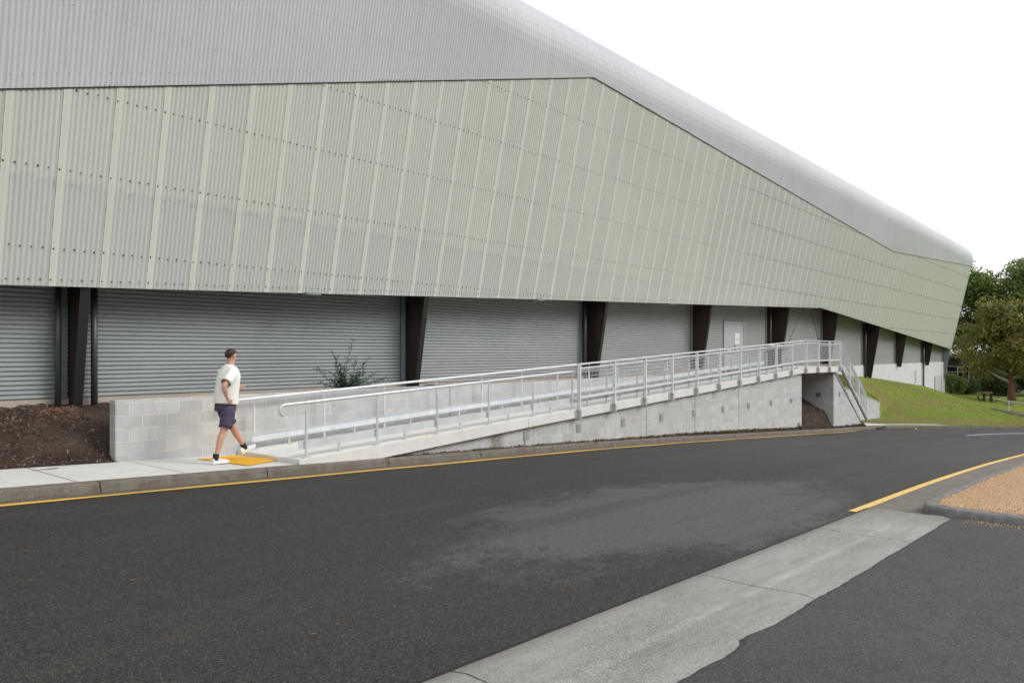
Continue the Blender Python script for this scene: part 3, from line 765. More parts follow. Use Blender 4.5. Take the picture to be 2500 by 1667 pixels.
for i, x in enumerate(xs):
    z0, z1 = interp(ZB, x), interp(ZS, x)+0.06
    o_ = wave(x)
    lap = 0.006 if ((x-4.63)/0.763) % 1.0 < 0.17 else 0
    for k in range(rows):
        z = z0+(z1-z0)*k/(rows-1)
        b.v.append(clp(x, z, o_+lap+0.004*noise.noise(Vector((x*0.7, z*0.7, 0)))))
    if i:
        for k in range(rows-1): b.f.append(((i-1)*rows+k, i*rows+k, i*rows+k+1, (i-1)*rows+k+1)); b.m.append(0)
# domed screws along the level girts
def dome(b, c, r_, mi, nrm, seg=6):
    n = Vector(nrm); u = Vector((1, 0, 0)); v = n.cross(u)
    c = Vector(c); P = [c+n*r_*0.75]+[c+(u*math.cos(2*math.pi*k/seg)+v*math.sin(2*math.pi*k/seg))*r_ for k in range(seg)]
    b.add(P, [(0, 1+k, 1+(k+1) % seg) for k in range(seg)], mi)
NRM = (0, -math.cos(AL), -math.sin(AL))
def rownum(zc):
    k = 0; x = 4.63-200*PITCH*2+0.038
    while x < X1-0.1:
        x += PITCH*2
        if x < X0+0.2: continue
        yield x+random.uniform(-0.006, 0.006)
for zc in (0.45, 1.64, 2.84, 4.04, 5.24, 6.45):
    for x in rownum(zc):
        if interp(ZB, x)+0.12 < zc < interp(ZS, x)-0.05:
            sz = random.uniform(0.013, 0.017)*(1.5 if x > 30 else 1)
            dome(b, clp(x, zc+random.uniform(-.006, .006), AMP+0.002), sz, 1, NRM)
for x in rownum(0):
    dome(b, clp(x, interp(ZB, x)+0.10+random.uniform(-.005, .005), AMP+0.002), random.uniform(0.011, 0.015), 1, NRM)
cl = P_(b.build('wall_cladding', [M['clad'], M['screw']], smooth=False))
cl['label'] = 'pale green translucent corrugated sheets'

def section(zs, off):
    """profile of the metal skin above the seam: (y, z) with offset along the outward normal"""
    pts = []
    ca, sa = math.cos(AL), math.sin(AL)
    for t in ((0, 0.5, 1) if zs < ZT-0.3 else (0, 1)):
        z = zs+(ZT-zs)*t if zs < ZT else ZT
        pts.append((D0-KS*z-ca*off, z-sa*off))
    cy, cz = D0-KS*ZT+RR*ca, ZT+RR*sa
    for k in range(1, 13):
        ph = -AL+(R(88)+AL)*k/12
        pts.append((cy-(RR+off)*math.cos(ph), cz+(RR+off)*math.sin(ph)))
    pts.append((cy+26, cz+RR+1.0))
    return pts
b = MB(); xs = cols(X0, X1+0.05, 7)
n0 = None
for i, x in enumerate(xs):
    zs = min(interp(ZS, x), ZT-0.02)
    # always three straight points so the topology stays constant
    ca, sa = math.cos(AL), math.sin(AL)
    off = 0.022+AMP*0.9*math.cos(2*math.pi*(x-4.63)/PITCH)+0.006*noise.noise(Vector((x*0.5, 3, 0)))
    pts = []
    for t in (0, 0.5, 1):
        z = zs+(ZT-zs)*t
        pts.append((D0-KS*z-ca*off, z-sa*off))
    cy, cz = D0-KS*ZT+RR*ca, ZT+RR*sa
    for k in range(1, 13):
        ph = -AL+(R(88)+AL)*k/12
        pts.append((cy-(RR+off)*math.cos(ph), cz+(RR+off)*math.sin(ph)))
    pts.append((cy+26, cz+RR+1.0))
    m_ = len(pts)
    for y, z in pts: b.v.append((x, y, z))
    if i:
        for k in range(m_-1): b.f.append(((i-1)*m_+k, i*m_+k, i*m_+k+1, (i-1)*m_+k+1)); b.m.append(0)
for zc in (4.04, 5.24, 6.45, 7.5):
    k = 0
    for x in rownum(zc):
        k += 1
        if k % 3 and zc > interp(ZS, x)+0.12: dome(b, clp(x, zc+random.uniform(-.01, .01), 0.022+AMP), random.uniform(0.006, 0.0095)*(1.5 if x > 30 else 1), 1, NRM)
for x in rownum(0):
    z = interp(ZS, x)+0.20
    if z < ZT: dome(b, clp(x, z, 0.022+AMP), random.uniform(0.006, 0.009), 1, NRM)
cy, cz = D0-KS*ZT+RR*math.cos(AL), ZT+RR*math.sin(AL)
for ph in (R(12), R(34)):
    k = 0
    for x in rownum(0):
        k += 1
        if k % 4 == 0:
            nn = (0, -math.cos(ph), math.sin(ph)); dome(b, (x, cy-(RR+0.03)*math.cos(ph), cz+(RR+0.03)*math.sin(ph)), random.uniform(0.007, 0.012), 1, nn)
P_(b.build('roof', [M['roof'], M['screwr']], smooth=False))['label'] = 'grey corrugated metal roof curving over the top edge'
# dark butyl line under the seam, bottom drip edge
b = MB(); xs2 = rng(X0, X1, 360)
for i, x in enumerate(xs2):
    for dz in (-0.022, 0.03): b.v.append(clp(x, interp(ZS, x)+dz, 0.016+0.002*noise.noise(Vector((x*5, 0, 0)))))
    if i: b.f.append((2*i-2, 2*i, 2*i+1, 2*i-1)); b.m.append(0)
P_(b.build('seam_strip', M['screw']))
# back of the cladding (structure behind the sheets), soffit
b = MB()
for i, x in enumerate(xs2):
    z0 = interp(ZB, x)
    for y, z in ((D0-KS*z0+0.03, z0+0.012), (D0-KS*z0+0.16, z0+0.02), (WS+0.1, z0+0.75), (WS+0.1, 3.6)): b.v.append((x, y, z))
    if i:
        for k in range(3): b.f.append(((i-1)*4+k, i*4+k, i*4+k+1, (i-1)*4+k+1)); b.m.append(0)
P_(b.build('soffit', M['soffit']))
# gable closing wall at the far end and body behind
def gable(name, x, mat, flip):
    b = MB(); z0 = interp(ZB, x)
    pts = [(D0-KS*z0+0.02, z0)]+[(y+0.01, z-0.01) for y, z in section(min(interp(ZS, x), ZT-0.02), 0.0)]+[(40, -6), (WS+0.3, -6), (WS+0.3, z0)]
    b.prism_yz(pts, x-0.10, x-0.02); return P_(b.build(name, mat))
gable('end_wall', X1, M['whitewall'], 1); gable('end_wall', X0+0.1, M['whitewall'], 0)
b = MB(); b.box(X0, X1-0.15, 40, 40.2, -6, 9.5); P_(b.build('back_wall', M['whitewall']))

# columns
CX = [-10.6, -2.75, 5.21, 12.88, 20.75, 28.2, 36.46, 43.8, 52.4, 59.5, 68.2, 75.3]
def dcol(z): return 13.78-0.165*(z+0.8)
def zcol(x): return interp(ZB, x)+0.25
for k, xc in enumerate(CX):
    zt = zcol(xc); zb_ = -0.93 if xc < 46 else zl(xc, 14.0)-0.2
    if abs(xc-CX[8+0]) < 0.01 or k == 9 or k == 8: pass
    hang = (k in (9, 10))      # columns whose foot stops at the top of the base wall
    if hang: zb_ = -1.0
    b = MB()
    b.prism_yz([(WS+0.1, zb_), (WS+0.1, zt), (dcol(zt)+0.012, zt), (dcol(zb_)+0.012, zb_)], xc-0.008, xc+0.008)
    co = b.build('column', M['rust'])
    if k == len(CX)-1: co.data.materials[0] = M['flash']; co['label'] = 'pale grey end column'
    P_(co)
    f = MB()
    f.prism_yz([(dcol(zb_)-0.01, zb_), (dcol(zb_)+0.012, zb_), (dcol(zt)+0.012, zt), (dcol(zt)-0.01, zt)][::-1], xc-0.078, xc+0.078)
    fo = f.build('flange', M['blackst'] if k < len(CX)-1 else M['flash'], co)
# vertical flashings beside the columns
for k, xc in enumerate(CX):
    b = MB(); odd = (k % 2 == 0)
    xl = {2: xc-0.15, 4: xc-0.42, 6: xc-0.78, 8: xc-1.25, 10: xc-1.2}.get(k, xc-0.17)
    b.box(xl, xl+0.11, WS-0.075, WS+0.02, -0.80, zcol(xc)-0.05)
    P_(b.build('flashing', M['flash']))
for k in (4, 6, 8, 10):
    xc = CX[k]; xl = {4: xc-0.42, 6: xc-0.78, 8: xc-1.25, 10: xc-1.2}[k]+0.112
    b = MB(); b.box(xl, xc-0.009, WS-0.052, WS-0.046, -0.80, zcol(xc)-0.05); P_(b.build('recess_shade_sheet', M['blackst']))  # flat black sheet stands in for the shaded gap beside the column
# downpipes
for i, xc in enumerate(CX):
    if i % 2 == 0:
        px = {2: xc-0.23, 4: xc-0.36, 6: xc-0.62, 8: xc-0.95, 10: xc-0.9}.get(i, xc-0.3)
        r_ = 0.05; y = 13.98
        zb_ = -1.0 if xc < 46 else zl(xc, 14.0)-0.1
        b = MB(); b.tube([(px, y, zb_), (px, y, zcol(xc)-0.1)], r_, 14)
        o = P_(b.build('downpipe', M['pipe'], smooth=True))
        c = MB(); zc = 0.85
        if xc > 30: c.tube([(px, y, zc), (px, y, zc+0.07)], r_+0.008, 14); c.build('pipe_collar', M['pipe'], o)
b = MB(); b.tube([(5.55, 13.98, -1.0), (5.55, 13.98, 1.1)], 0.055, 14); P_(b.build('downpipe', M['pipe'], smooth=True))

# horizontally corrugated wall between the columns, with a hole for the door
def hcorr(b, xa, xb, za, zb_):
    n = int((zb_-za)/PITCH*10)
    zs_ = [za+(zb_-za)*i/n for i in range(n+1)]
    b0 = len(b.v)
    for z in zs_:
        ph = ((z+0.77)/PITCH) % 1.0
        y = WS-0.5*0.020*(1+math.cos(2*math.pi*ph)) if True else WS
        # rounded rib, narrow deep trough
        t = abs(2*ph-1); y = WS-0.038*(1-max(0, (t-0.46)/0.54)**0.75)
        b.v.append((xa, y, z)); b.v.append((xb, y, z))
    for i in range(n): b.f.append((b0+2*i, b0+2*i+1, b0+2*i+3, b0+2*i+2)); b.m.append(0)
DX0, DX1, DZ1 = 31.04, 33.21, 1.36
for a, c in zip(CX, CX[1:]):
    b = MB(); xa, xb = a-0.2, c-0.1
    zt = 3.3
    if a < 31 < c:
        hcorr(b, xa, DX0-0.02, -0.77, zt); hcorr(b, DX0-0.02, DX1+0.02, DZ1+0.02, zt); hcorr(b, DX1+0.02, xb, -0.77, zt)
    else: hcorr(b, xa, xb, -0.77, zt)
    rs = random.Random(int(a*10))
    x = xa+0.5
    while x < xb-0.2:
        for zr_ in (-0.70, -0.30, 0.15, 0.55, 1.2): 
            zz = -0.77+PITCH*(round((zr_+0.77)/PITCH)+0.5)
            b.box(x-0.006, x+0.006, WS-0.044, WS-0.030, zz-0.006, zz+0.006, 1)
        x += 0.9
    P_(b.build('corrugated_wall', [M['sheet'], M['screw']]))
# base: cream slab edge to the left, white painted wall to the right
b = MB(); b.box(X0, 45.0, WS-0.07, WS+0.25, -1.6, -0.772); P_(b.build('base_wall', M['cream']))
b = MB()
segs = [(45.0, 51.25), (52.45, 67.0), (68.0, X1-0.02)]
for a, c in segs: b.box(a, c, WS-0.13, WS+0.2, -6, -0.775)
b.box(51.25, 52.45, WS+0.12, WS+0.21, -6, -0.775); b.box(67.0, 68.0, WS+0.12, WS+0.21, -6, -0.775)
P_(b.build('base_wall', M['whitewall']))['label'] = 'white painted concrete base wall'
# roller door and louvre vent near the far end
b = MB(); b.box(71.6, 74.3, WS-0.14, WS-0.10, -4.2, -1.98, 1)
for k in range(26): b.box(71.75, 74.05, WS-0.162, WS-0.141, -4.2+k*0.085, -4.2+k*0.085+0.066, 0)
P_(b.build('roller_door', [M['whitewall'], M['pipe']]))
for k in range(6):
    pass
b = MB(); b.box(64.6, 65.3, WS-0.145, WS-0.131, -2.36, -1.30, 0)
for k in range(6): b.box(64.68, 65.22, WS-0.150, WS-0.146, -2.26+k*0.165, -2.20+k*0.165, 1)
P_(b.build('wall_vent', [M['whitewall'], M['dark']]))
# door
b = MB()
b.box(DX0, DX0+0.07, WS-0.09, WS+0.05, -0.77, DZ1); b.box(DX1-0.07, DX1, WS-0.09, WS+0.05, -0.77, DZ1); b.box(DX0+0.07, DX1-0.07, WS-0.09, WS+0.05, DZ1-0.08, DZ1)
do = P_(b.build('door', M['doorf'], bevel=0.004))
b = MB(); b.box(DX0+0.075, 32.10, WS-0.05, WS+0.0, -0.75, DZ1-0.085); lf = b.build('door_leaf', M['door'], do)
b = MB(); b.box(32.11, DX1-0.075, WS-0.05, WS+0.0, -0.75, DZ1-0.085); rf = b.build('door_leaf', M['door'], do)
b = MB(); b.box(32.22, 32.66, WS-0.056, WS-0.052, 0.38, 0.86, 0)
for (z, a, c) in ((0.80, 0.15, 0.30), (0.745, 0.12, 0.34), (0.69, 0.16, 0.24), (0.62, 0.06, 0.38), (0.595, 0.06, 0.38), (0.57, 0.06, 0.38), (0.545, 0.08, 0.36), (0.49, 0.12, 0.20), (0.49, 0.26, 0.34), (0.44, 0.14, 0.32)):
    b.box(32.22+a, 32.22+c, WS-0.059, WS-0.0565, z-0.008, z+0.008, 1)
b.build('notice', [M['paper'], M['ink']], do)
b = MB(); b.box(32.14, 32.20, WS-0.07, WS-0.05, 0.10, 0.34); b.tube([(32.17, WS-0.10, 0.22), (32.30, WS-0.10, 0.21)], 0.011); b.tube([(32.17, WS-0.05, 0.22), (32.17, WS-0.10, 0.22)], 0.011)
b.build('door_handle', M['pipe'], do)
for z in (1.0, 0.1, -0.55):
    b = MB(); b.box(DX1-0.10, DX1-0.06, WS-0.062, WS-0.051, z-0.09, z+0.09); b.build('hinge', M['ventg'], do)
# floodlight brackets peeping out below the cladding
for x in (9.55, 17.2, 24.9, 32.4, 39.6):
    z = interp(ZB, x)
    b = MB(); b.add([(x-0.17, 13.62, z-0.005), (x+0.17, 13.62, z-0.005), (x+0.17, 13.28, z-0.005+0.02), (x-0.17, 13.28, z+0.015),
                    (x-0.17, 13.62, z-0.045), (x+0.17, 13.62, z-0.045), (x+0.17, 13.28, z-0.03), (x-0.17, 13.28, z-0.03)],
                   [(0,1,2,3),(7,6,5,4),(0,4,5,1),(1,5,6,2),(2,6,7,3),(3,7,4,0)])
    P_(b.build('strip_light', M['flash']))
# brace rods in one bay
for (p, q) in (((39.75, 13.75, 2.30), (36.85, 14.0, -0.6)), ((40.6, 13.75, 2.35), (43.6, 14.0, -0.6))):
    b = MB(); b.tube([p, q], 0.016, 8); P_(b.build('brace_rod', M['pipe']))
# low stub wall beside column foot, paving behind the retaining wall
b = MB(); xs = rng(13.5, 45, 40)
for i, x in enumerate(xs):
    z = -0.80 if x < 24 else (-0.80+0.17*sm((x-24)/5))
    b.v += [(x, 12.38, z), (x, 14.15, z)]
    if i: b.f.append((2*i-2, 2*i, 2*i+1, 2*i-1)); b.m.append(0)
ap = b.build('path', concrete('sandy_apron', (0.36, 0.27, 0.20), (0.45, 0.36, 0.28), 2, (0.24, 0.17, 0.12), 0.4)); tag(ap, kind='structure')

# ------------------------------------------------------------------ block retaining wall behind the ramp
rw = thing('retaining_wall', 'long pale grey concrete block retaining wall between the ramp and the hall', 'wall', (5.16, 12.3, -1.8))
def PW(o, r_): o.parent = r_; o.location = tuple(-q for q in r_.location); return o
b = MB(); b.prism_xz([(5.17, -2.3), (34.0, -3.9), (47.75, -4.3), (47.75, -2.88), (34.0, -0.60), (28.5, -0.732), (5.17, -0.732)], 12.22, 12.415, 0)
PW(b.build('block_wall', blocks('blockwork_left', 'x', 5.17-0.2, -0.772-4.0), bevel=0.004), rw)
b = MB(); b.box(5.155, 5.169, 12.222, 12.413, -2.2, -0.733); PW(b.build('wall_end', blocks('blockwork_end', 'y', 12.05, -0.772-4.0, bright=0.82)), rw)
b = MB()
b.box(12.44, 12.452, 12.214, 12.221, -1.62, -0.74); b.box(22.1, 22.112, 12.214, 12.221, -1.2, -0.74); PW(b.build('control_joint', M['ventg']), rw)
b = MB(); b.slant(34.0, -0.575, 47.77, -2.855, 12.20, 12.43, 0.03); b.box(47.752, 47.80, 12.20, 12.43, -4.3, -2.88); PW(b.build('wall_cap', M['whitewall'], bevel=0.004), rw)

# ------------------------------------------------------------------ access ramp with stairs
DE = 0.0486
XA, XL, XE = 7.25, 30.12, 34.25
def zd(x): return -1.683+DE*(min(x, XL)-7.38)
rp = thing('access_ramp', 'long pale concrete access ramp on a block wall rising to a landing with stairs', 'ramp', (7.3, 11.3, -1.8))
b = MB()
b.slant(XA-0.05, zd(XA-0.05), 13.0, zd(13.0), 10.40, 12.215, 0.25, 0, 0.205); b.slant(13.008, zd(13.008), XL, zd(XL), 10.40, 12.215, 0.205); b.slant(XL, zd(XL), XE, zd(XL), 10.40, 12.215, 0.22, 0, 0.24)
b.box(12.998, 13.01, 10.398, 12.2, -1.6, -1.43, 1)
PW(b.build('deck_slab', [M['deck'], M['ventg']], bevel=0.006), rp)
b = MB()
pts = [(8.5, -2.6), (XL-0.06, -3.6), (XL-0.06, zd(XL)-0.206)]
x = 29.0
b.prism_xz([(8.5, zr(8.5)-0.2), (30.06, -3.6), (30.06, zd(30.06)-0.207), (8.5, zd(8.5)-0.222)], 10.50, 10.69)
PW(b.build('ramp_wall', blocks('blockwork_front', 'x', 13.0-0.4*20, -0.86-4.0, True, 1.0)), rp)
b = MB(); b.box(30.0605, 30.064, 10.502, 10.69, -3.4, zd(30)-0.22); 
PW(b.build('wall_end', blocks('blockwork_front_end', 'y', 10.5, -4.86)), rp)
for x in (13.0, 18.2, 21.05, 24.2):
    b = MB(); b.box(x-0.006, x+0.006, 10.493, 10.499, zk(x), zd(x)-0.21)
    PW(b.build('control_joint', M['ventg']), rp)
# weep vents
for k in range(9):
    x = 13.1+1.988*k-0.05
    v = MB()
    v.box(x-0.105, x+0.105, 10.487, 10.499, -1.885, -1.68, 0); v.box(x-0.082, x+0.082, 10.482, 10.4865, -1.862, -1.703, 1)
    for q in range(7): v.box(x-0.08, x+0.08, 10.476, 10.4815, -1.852+q*0.021, -1.843+q*0.021, 2)
    PW(v.build('weep_vent', [M['flash2'], M['flash'], M['galvd']]), rp)
# stairs: block side wall, end wall facing the ramp, steps
NR = 16; RI = 0.171; TR = 0.25
def sline(x): return -0.86-(x-34.03)*0.622
b = MB()
b.prism_xz([(33.96, -3.9), (38.05, -3.9), (38.05, sline(38.05)), (34.03, -0.86), (33.96, -0.835)], 10.50, 10.68)
PW(b.build('stair_side_wall', blocks('blockwork_stair', 'x', 33.96, -0.86-4.0)), rp)
b = MB(); b.box(33.92, 33.959, 10.502, 12.21, -4.0, -0.83)
PW(b.build('stair_end_wall', blocks('blockwork_recess', 'y', 10.5, -4.86, contrast=1.0)), rp)
b = MB(); b.box(33.895, 33.9195, 11.03, 11.23, -1.90, -1.72); PW(b.build('weep_vent', M['ventg']), rp)
b = MB()
for k in range(NR):
    xa = XE+TR*k; zt = zd(XL)-RI*(k+1)
    b.prism_xz([(xa, zt-0.26), (xa+TR+0.02, zt-0.26-RI), (xa+TR+0.02, zt), (xa, zt)], 10.53, 12.19)
PW(b.build('stairs', M['step'], bevel=0.006), rp)
b = MB(); b.slant(33.99, -0.80, 38.06, sline(38.06)+0.06, 10.485, 10.53, 0.055); PW(b.build('stair_edge_angle', M['stringer']), rp)
b = MB()
for k in range(NR-1):
    xa = XE+TR*k; zt = zd(XL)-RI*(k+1)
    b.box(xa+TR-0.05, xa+TR+0.022, 10.60, 12.1, zt+0.001, zt+0.006)
PW(b.build('tread_nosing', M['wht']), rp)
b = MB(); b.box(34.62, 34.80, 10.488, 10.499, -1.885, -1.68); PW(b.build('weep_vent', [M['ventg']]), rp)
# green weed by the end of the wall goes with the plants below

# ------------------------------------------------------------------ handrails
def handrail(name, label, y, posts, x_start, x_end, curl_down, kerbside, stair=True, loc=None):
    r_ = thing(name, label, 'handrail', (posts[0], y, zd(posts[0])), 0, 'galvanised handrails of the ramp')
    off = tuple(-q for q in r_.location)
    def PP(o, p=r_): o.parent = p; o.location = off if p is r_ else (0, 0, 0); return o
    H_ = 0.885
    path = []
    xs0 = x_start
    # returned hook at the low end
    for a in rng(R(250), R(90), 9): path.append((xs0+0.085*math.cos(a), y, zd(xs0)+H_-0.085+0.085*math.sin(a)))
    for x in rng(xs0+0.25, XL, 20): path.append((x, y, zd(x)+H_))
    if stair:
        path.append((XE-0.1, y, zd(XL)+H_)); path.append((XE+0.05, y, zd(XL)+H_-0.03))
        xe = 38.35; ze = zd(XL)-NR*RI+0.86
        path.append((xe, y, ze)); path.append((xe+0.15, y, ze-0.05)); path.append((x_end-0.08, y, ze-0.06))
        for a in rng(R(80), R(-110), 7): path.append((x_end-0.08+0.085*math.cos(a), y, ze-0.06-0.085+0.085*math.sin(a)))
    else: path.append((x_end, y, zd(x_end)+H_))
    b = MB(); b.tube(path, 0.0245, 12); PP(b.build('rail', M['galv'], smooth=True))
    for x in posts:
        p = MB(); z = zd(x); p.tube([(x, y, z+0.008), (x, y, z+H_-0.135)], 0.0225, 12)
        po = PP(p.build('post', M['galv'], smooth=False))
        q = MB(); q.tube([(x, y, z+H_-0.15), (x, y, z+H_-0.02)], 0.0085, 8); PP(q.build('post_pin', M['galv']), po)
        q = MB(); q.box(x-0.075, x+0.075, y-0.03, y+0.03, z+0.001, z+0.009)
        for e in (-0.055, 0.055): q.tube([(x+e, y, z+0.008), (x+e, y, z+0.02)], 0.008, 6)
        PP(q.build('base_plate', M['galvd']), po)
    kx0 = posts[0]-0.12 if kerbside > 0 else posts[0]-0.06
    ky = y+0.035 if kerbside > 0 else y-0.045
    b = MB(); b.slant(kx0, zd(kx0)+0.262, XL, zd(XL)+0.262, ky-0.006, ky+0.006, 0.125)
    b.slant(kx0, zd(kx0)+0.262, XL, zd(XL)+0.262, ky-0.006+(0.006 if kerbside > 0 else -0.02), ky+(0.026 if kerbside > 0 else 0.0), 0.006)
    PP(b.build('kerb_rail', M['galv']))
    for a, c in zip(posts, posts[1:]):
        x = (a+c)/2-0.05; b = MB(); b.box(x-0.018, x+0.018, ky+0.008, ky+0.022, zd(x)+0.002, zd(x)+0.14); b.box(x-0.018, x+0.06, ky-0.02, ky+0.05, zd(x)+0.001, zd(x)+0.006)
        PP(b.build('stub_post', M['galvd']))
    return r_
FP = [7.38+1.471*k for k in range(16)]
BP = [7.42+1.48*k for k in range(16)]
handrail('handrail', 'galvanised tube handrail with a hooked end on the road edge of the ramp', 10.47, FP, 6.98, 39.15, True, 1)
handrail('handrail', 'galvanised tube handrail along the block wall side of the ramp, behind the walking person', 12.06, BP, 6.95, 39.1, True, -1)
# dark rail beside the door platform
r_ = thing('handrail', 'short dark level handrail in front of the grey double door', 'handrail', (29.2, 13.1, -0.6))
off = tuple(-q for q in r_.location)
b = MB(); b.tube([(29.1, 13.1, 0.06), (28.98, 13.1, 0.11), (29.05, 13.1, 0.19), (29.2, 13.1, 0.21), (32.6, 13.1, 0.33), (33.6, 13.1, 0.33)], 0.022, 10)
o = b.build('rail', M['stringer'], r_, smooth=True); o.location = off
for x in (29.5, 31.0, 32.5):
    b = MB(); b.tube([(x, 13.1, -0.64), (x, 13.1, 0.22+0.02*(x-29.5))], 0.020, 8); o = b.build('post', M['galv'], r_); o.location = off

# ------------------------------------------------------------------ mesh balustrade
bal = thing('mesh_balustrade', 'galvanised mesh balustrade on the upper ramp, landing and stairs', 'balustrade', (14.85, 10.36, zd(14.85)))
offb = tuple(-q for q in bal.location)
def PB_(o, p=None):
    o.parent = p or bal; o.location = (0, 0, 0) if p else offb; return o
MXP = [14.85, 16.37, 17.87, 19.36, 20.87, 22.41, 23.95, 25.50, 27.05, 28.59, 30.12, 31.53, 32.93, 34.30]
HT = 1.035; HB = 0.235
YB = 10.345
def panel(xa, za, xb, zb_, H1, H0, wires=True, diag=False):
    """frame and wires between two posts; H0/H1 bottom and top of panel above the sloping base line za-zb"""
    f = MB(); y0, y1 = YB-0.016, YB+0.024
    f.slant(xa, za+H1-0.045, xb, zb_+H1-0.045, y0, y1, 0.032)
    f.slant(xa, za+H0+0.06, xb, zb_+H0+0.06, YB-0.02, YB+0.035, 0.05)
    sl = (zb_-za)/(xb-xa)
    for x in (xa, xb-0.028):
        z = za+sl*(x-xa); f.slant(x, z+H1-0.078, x+0.028, z+sl*0.028+H1-0.078, y0, y1, H1-H0-0.14)
    fo = PB_(f.build('panel_frame', M['galvm']))
    g_ = MB(); r2 = 0.0042; r1 = 0.0026
    zlo, zhi = H0+0.05, H1-0.07
    n = int((xb-xa-0.05)/0.0625)
    for i in range(1, n+1):
        x = xa+0.028+(xb-xa-0.056)*i/(n+1); z = za+sl*(x-xa)
        g_.box(x-r1, x+r1, YB-r1, YB+r1, z+zlo, z+zhi)
    m_ = int((zhi-zlo)/0.105)
    for j in range(1, m_+1):
        zz = zlo+(zhi-zlo)*j/(m_+1)
        g_.slant(xa+0.02, za+sl*0.02+zz+r2, xb-0.02, zb_-sl*0.02+zz+r2, YB-3*r2, YB-r2, 2*r2)
    PB_(g_.build('wire_mesh', M['galv']), fo)
for i, x in enumerate(MXP):
    z = zd(x)
    p = MB()
    p.box(x-0.026, x+0.026, 10.305, 10.385, z-0.03, z+HT-0.0)
    po = PB_(p.build('post', M['galvm'], bevel=0.003))
    q = MB(); q.box(x-0.010, x+0.040, 10.30, 10.398, z-0.225, z-0.031)
    q.box(x-0.11, x-0.010, 10.385, 10.398, z-0.215, z-0.04)
    for (e, h) in ((-0.06, -0.09), (-0.06, -0.17)): q.tube([(x+e, 10.386, z+h), (x+e, 10.372, z+h)], 0.010, 6)
    PB_(q.build('bracket', M['galvd']), po)
for a, c in zip(MXP, MXP[1:]):
    panel(a+0.027, zd(a+0.027), c-0.027, zd(c-0.027), HT-0.02, HB)
b = MB(); b.slant(MXP[0]-0.03, zd(MXP[0])+HT+0.03, XL, zd(XL)+HT+0.03, 10.30, 10.40, 0.03); b.slant(XL, zd(XL)+HT+0.03, XE+0.08, zd(XL)+HT+0.03, 10.30, 10.40, 0.03)
PB_(b.build('top_rail', M['galvm'], bevel=0.004))
# stair flight of the balustrade
SX = [34.30, 35.66, 37.0, 38.27]
SLP = (-3.05+0.58)/(38.24-34.39)
def zst(x): return -0.585+SLP*(x-34.39)
for x in SX[1:]:
    p = MB(); p.box(x-0.024, x+0.024, 10.31, 10.38, zst(x)-0.10, zst(x)+0.98); PB_(p.build('post', M['galvm'], bevel=0.003))
for a, c in zip(SX, SX[1:]): panel(a+0.027, zst(a+0.027), c-0.025, zst(c-0.025), 0.95, 0.02)
b = MB(); b.slant(34.30, zst(34.30)+1.0, 38.31, zst(38.31)+1.0, 10.30, 10.40, 0.035); PB_(b.build('stair_top_rail', M['galvm']))
b = MB(); b.slant(34.32, zst(34.32)+0.03, 38.26, zst(38.26)+0.03, 10.33, 10.385, 0.15); PB_(b.build('stringer', M['stringer']))

# ------------------------------------------------------------------ yellow tactile pad
b = MB(); C4 = [Vector(p) for p in ((6.60, 12.05), (7.28, 12.20), (7.46, 11.45), (6.78, 11.02))]
C4 = [Vector((6.30, 11.92)), Vector((7.06, 12.10)), Vector((7.27, 11.05)), Vector((6.47, 10.68))]
def bil(u, v): return (C4[3]*(1-u)+C4[2]*u)*(1-v)+(C4[0]*(1-u)+C4[1]*u)*v
def zp(x): return zk(x)+0.009
b.grid(lambda u, v: (*bil(u, v), zp(bil(u, v).x)+0.008), [0, 1], [0, 1])
for e in ([0, 1], ): pass
for i in range(15):
    u0 = (i+0.3)/15; u1 = (i+0.75)/15
    P = [bil(u0, 0.03), bil(u1, 0.03), bil(u1, 0.97), bil(u0, 0.97)]
    vs = [(p.x, p.y, zp(p.x)+0.009) for p in P]+[(p.x, p.y, zp(p.x)+0.014) for p in P]
    b.add(vs, [(4,5,6,7),(0,1,5,4),(1,2,6,5),(2,3,7,6),(3,0,4,7)])
tag(b.build('tactile_pad', M['tact']), 'bright yellow ribbed tactile pad on the pavement at the foot of the ramp', 'tactile paving')
# small dark bar slot in the pavement near the left edge
b = MB(); b.box(3.9, 4.22, 11.85, 11.872, zk(4)+0.0, zk(4)+0.018); tag(b.build('slot_cover', M['stringer']), 'small dark metal bar set flat in the pavement at the far left', 'cover')
# kerb drain outlet, storm drain lintel at the far kerb
b = MB(); b.box(38.9, 40.2, 9.95, 10.18, zr(39.5)+0.02, zr(39.5)+0.075); tag(b.build('storm_drain', M['dark']), 'dark storm drain slot in the kerb near the foot of the stairs', 'drain')

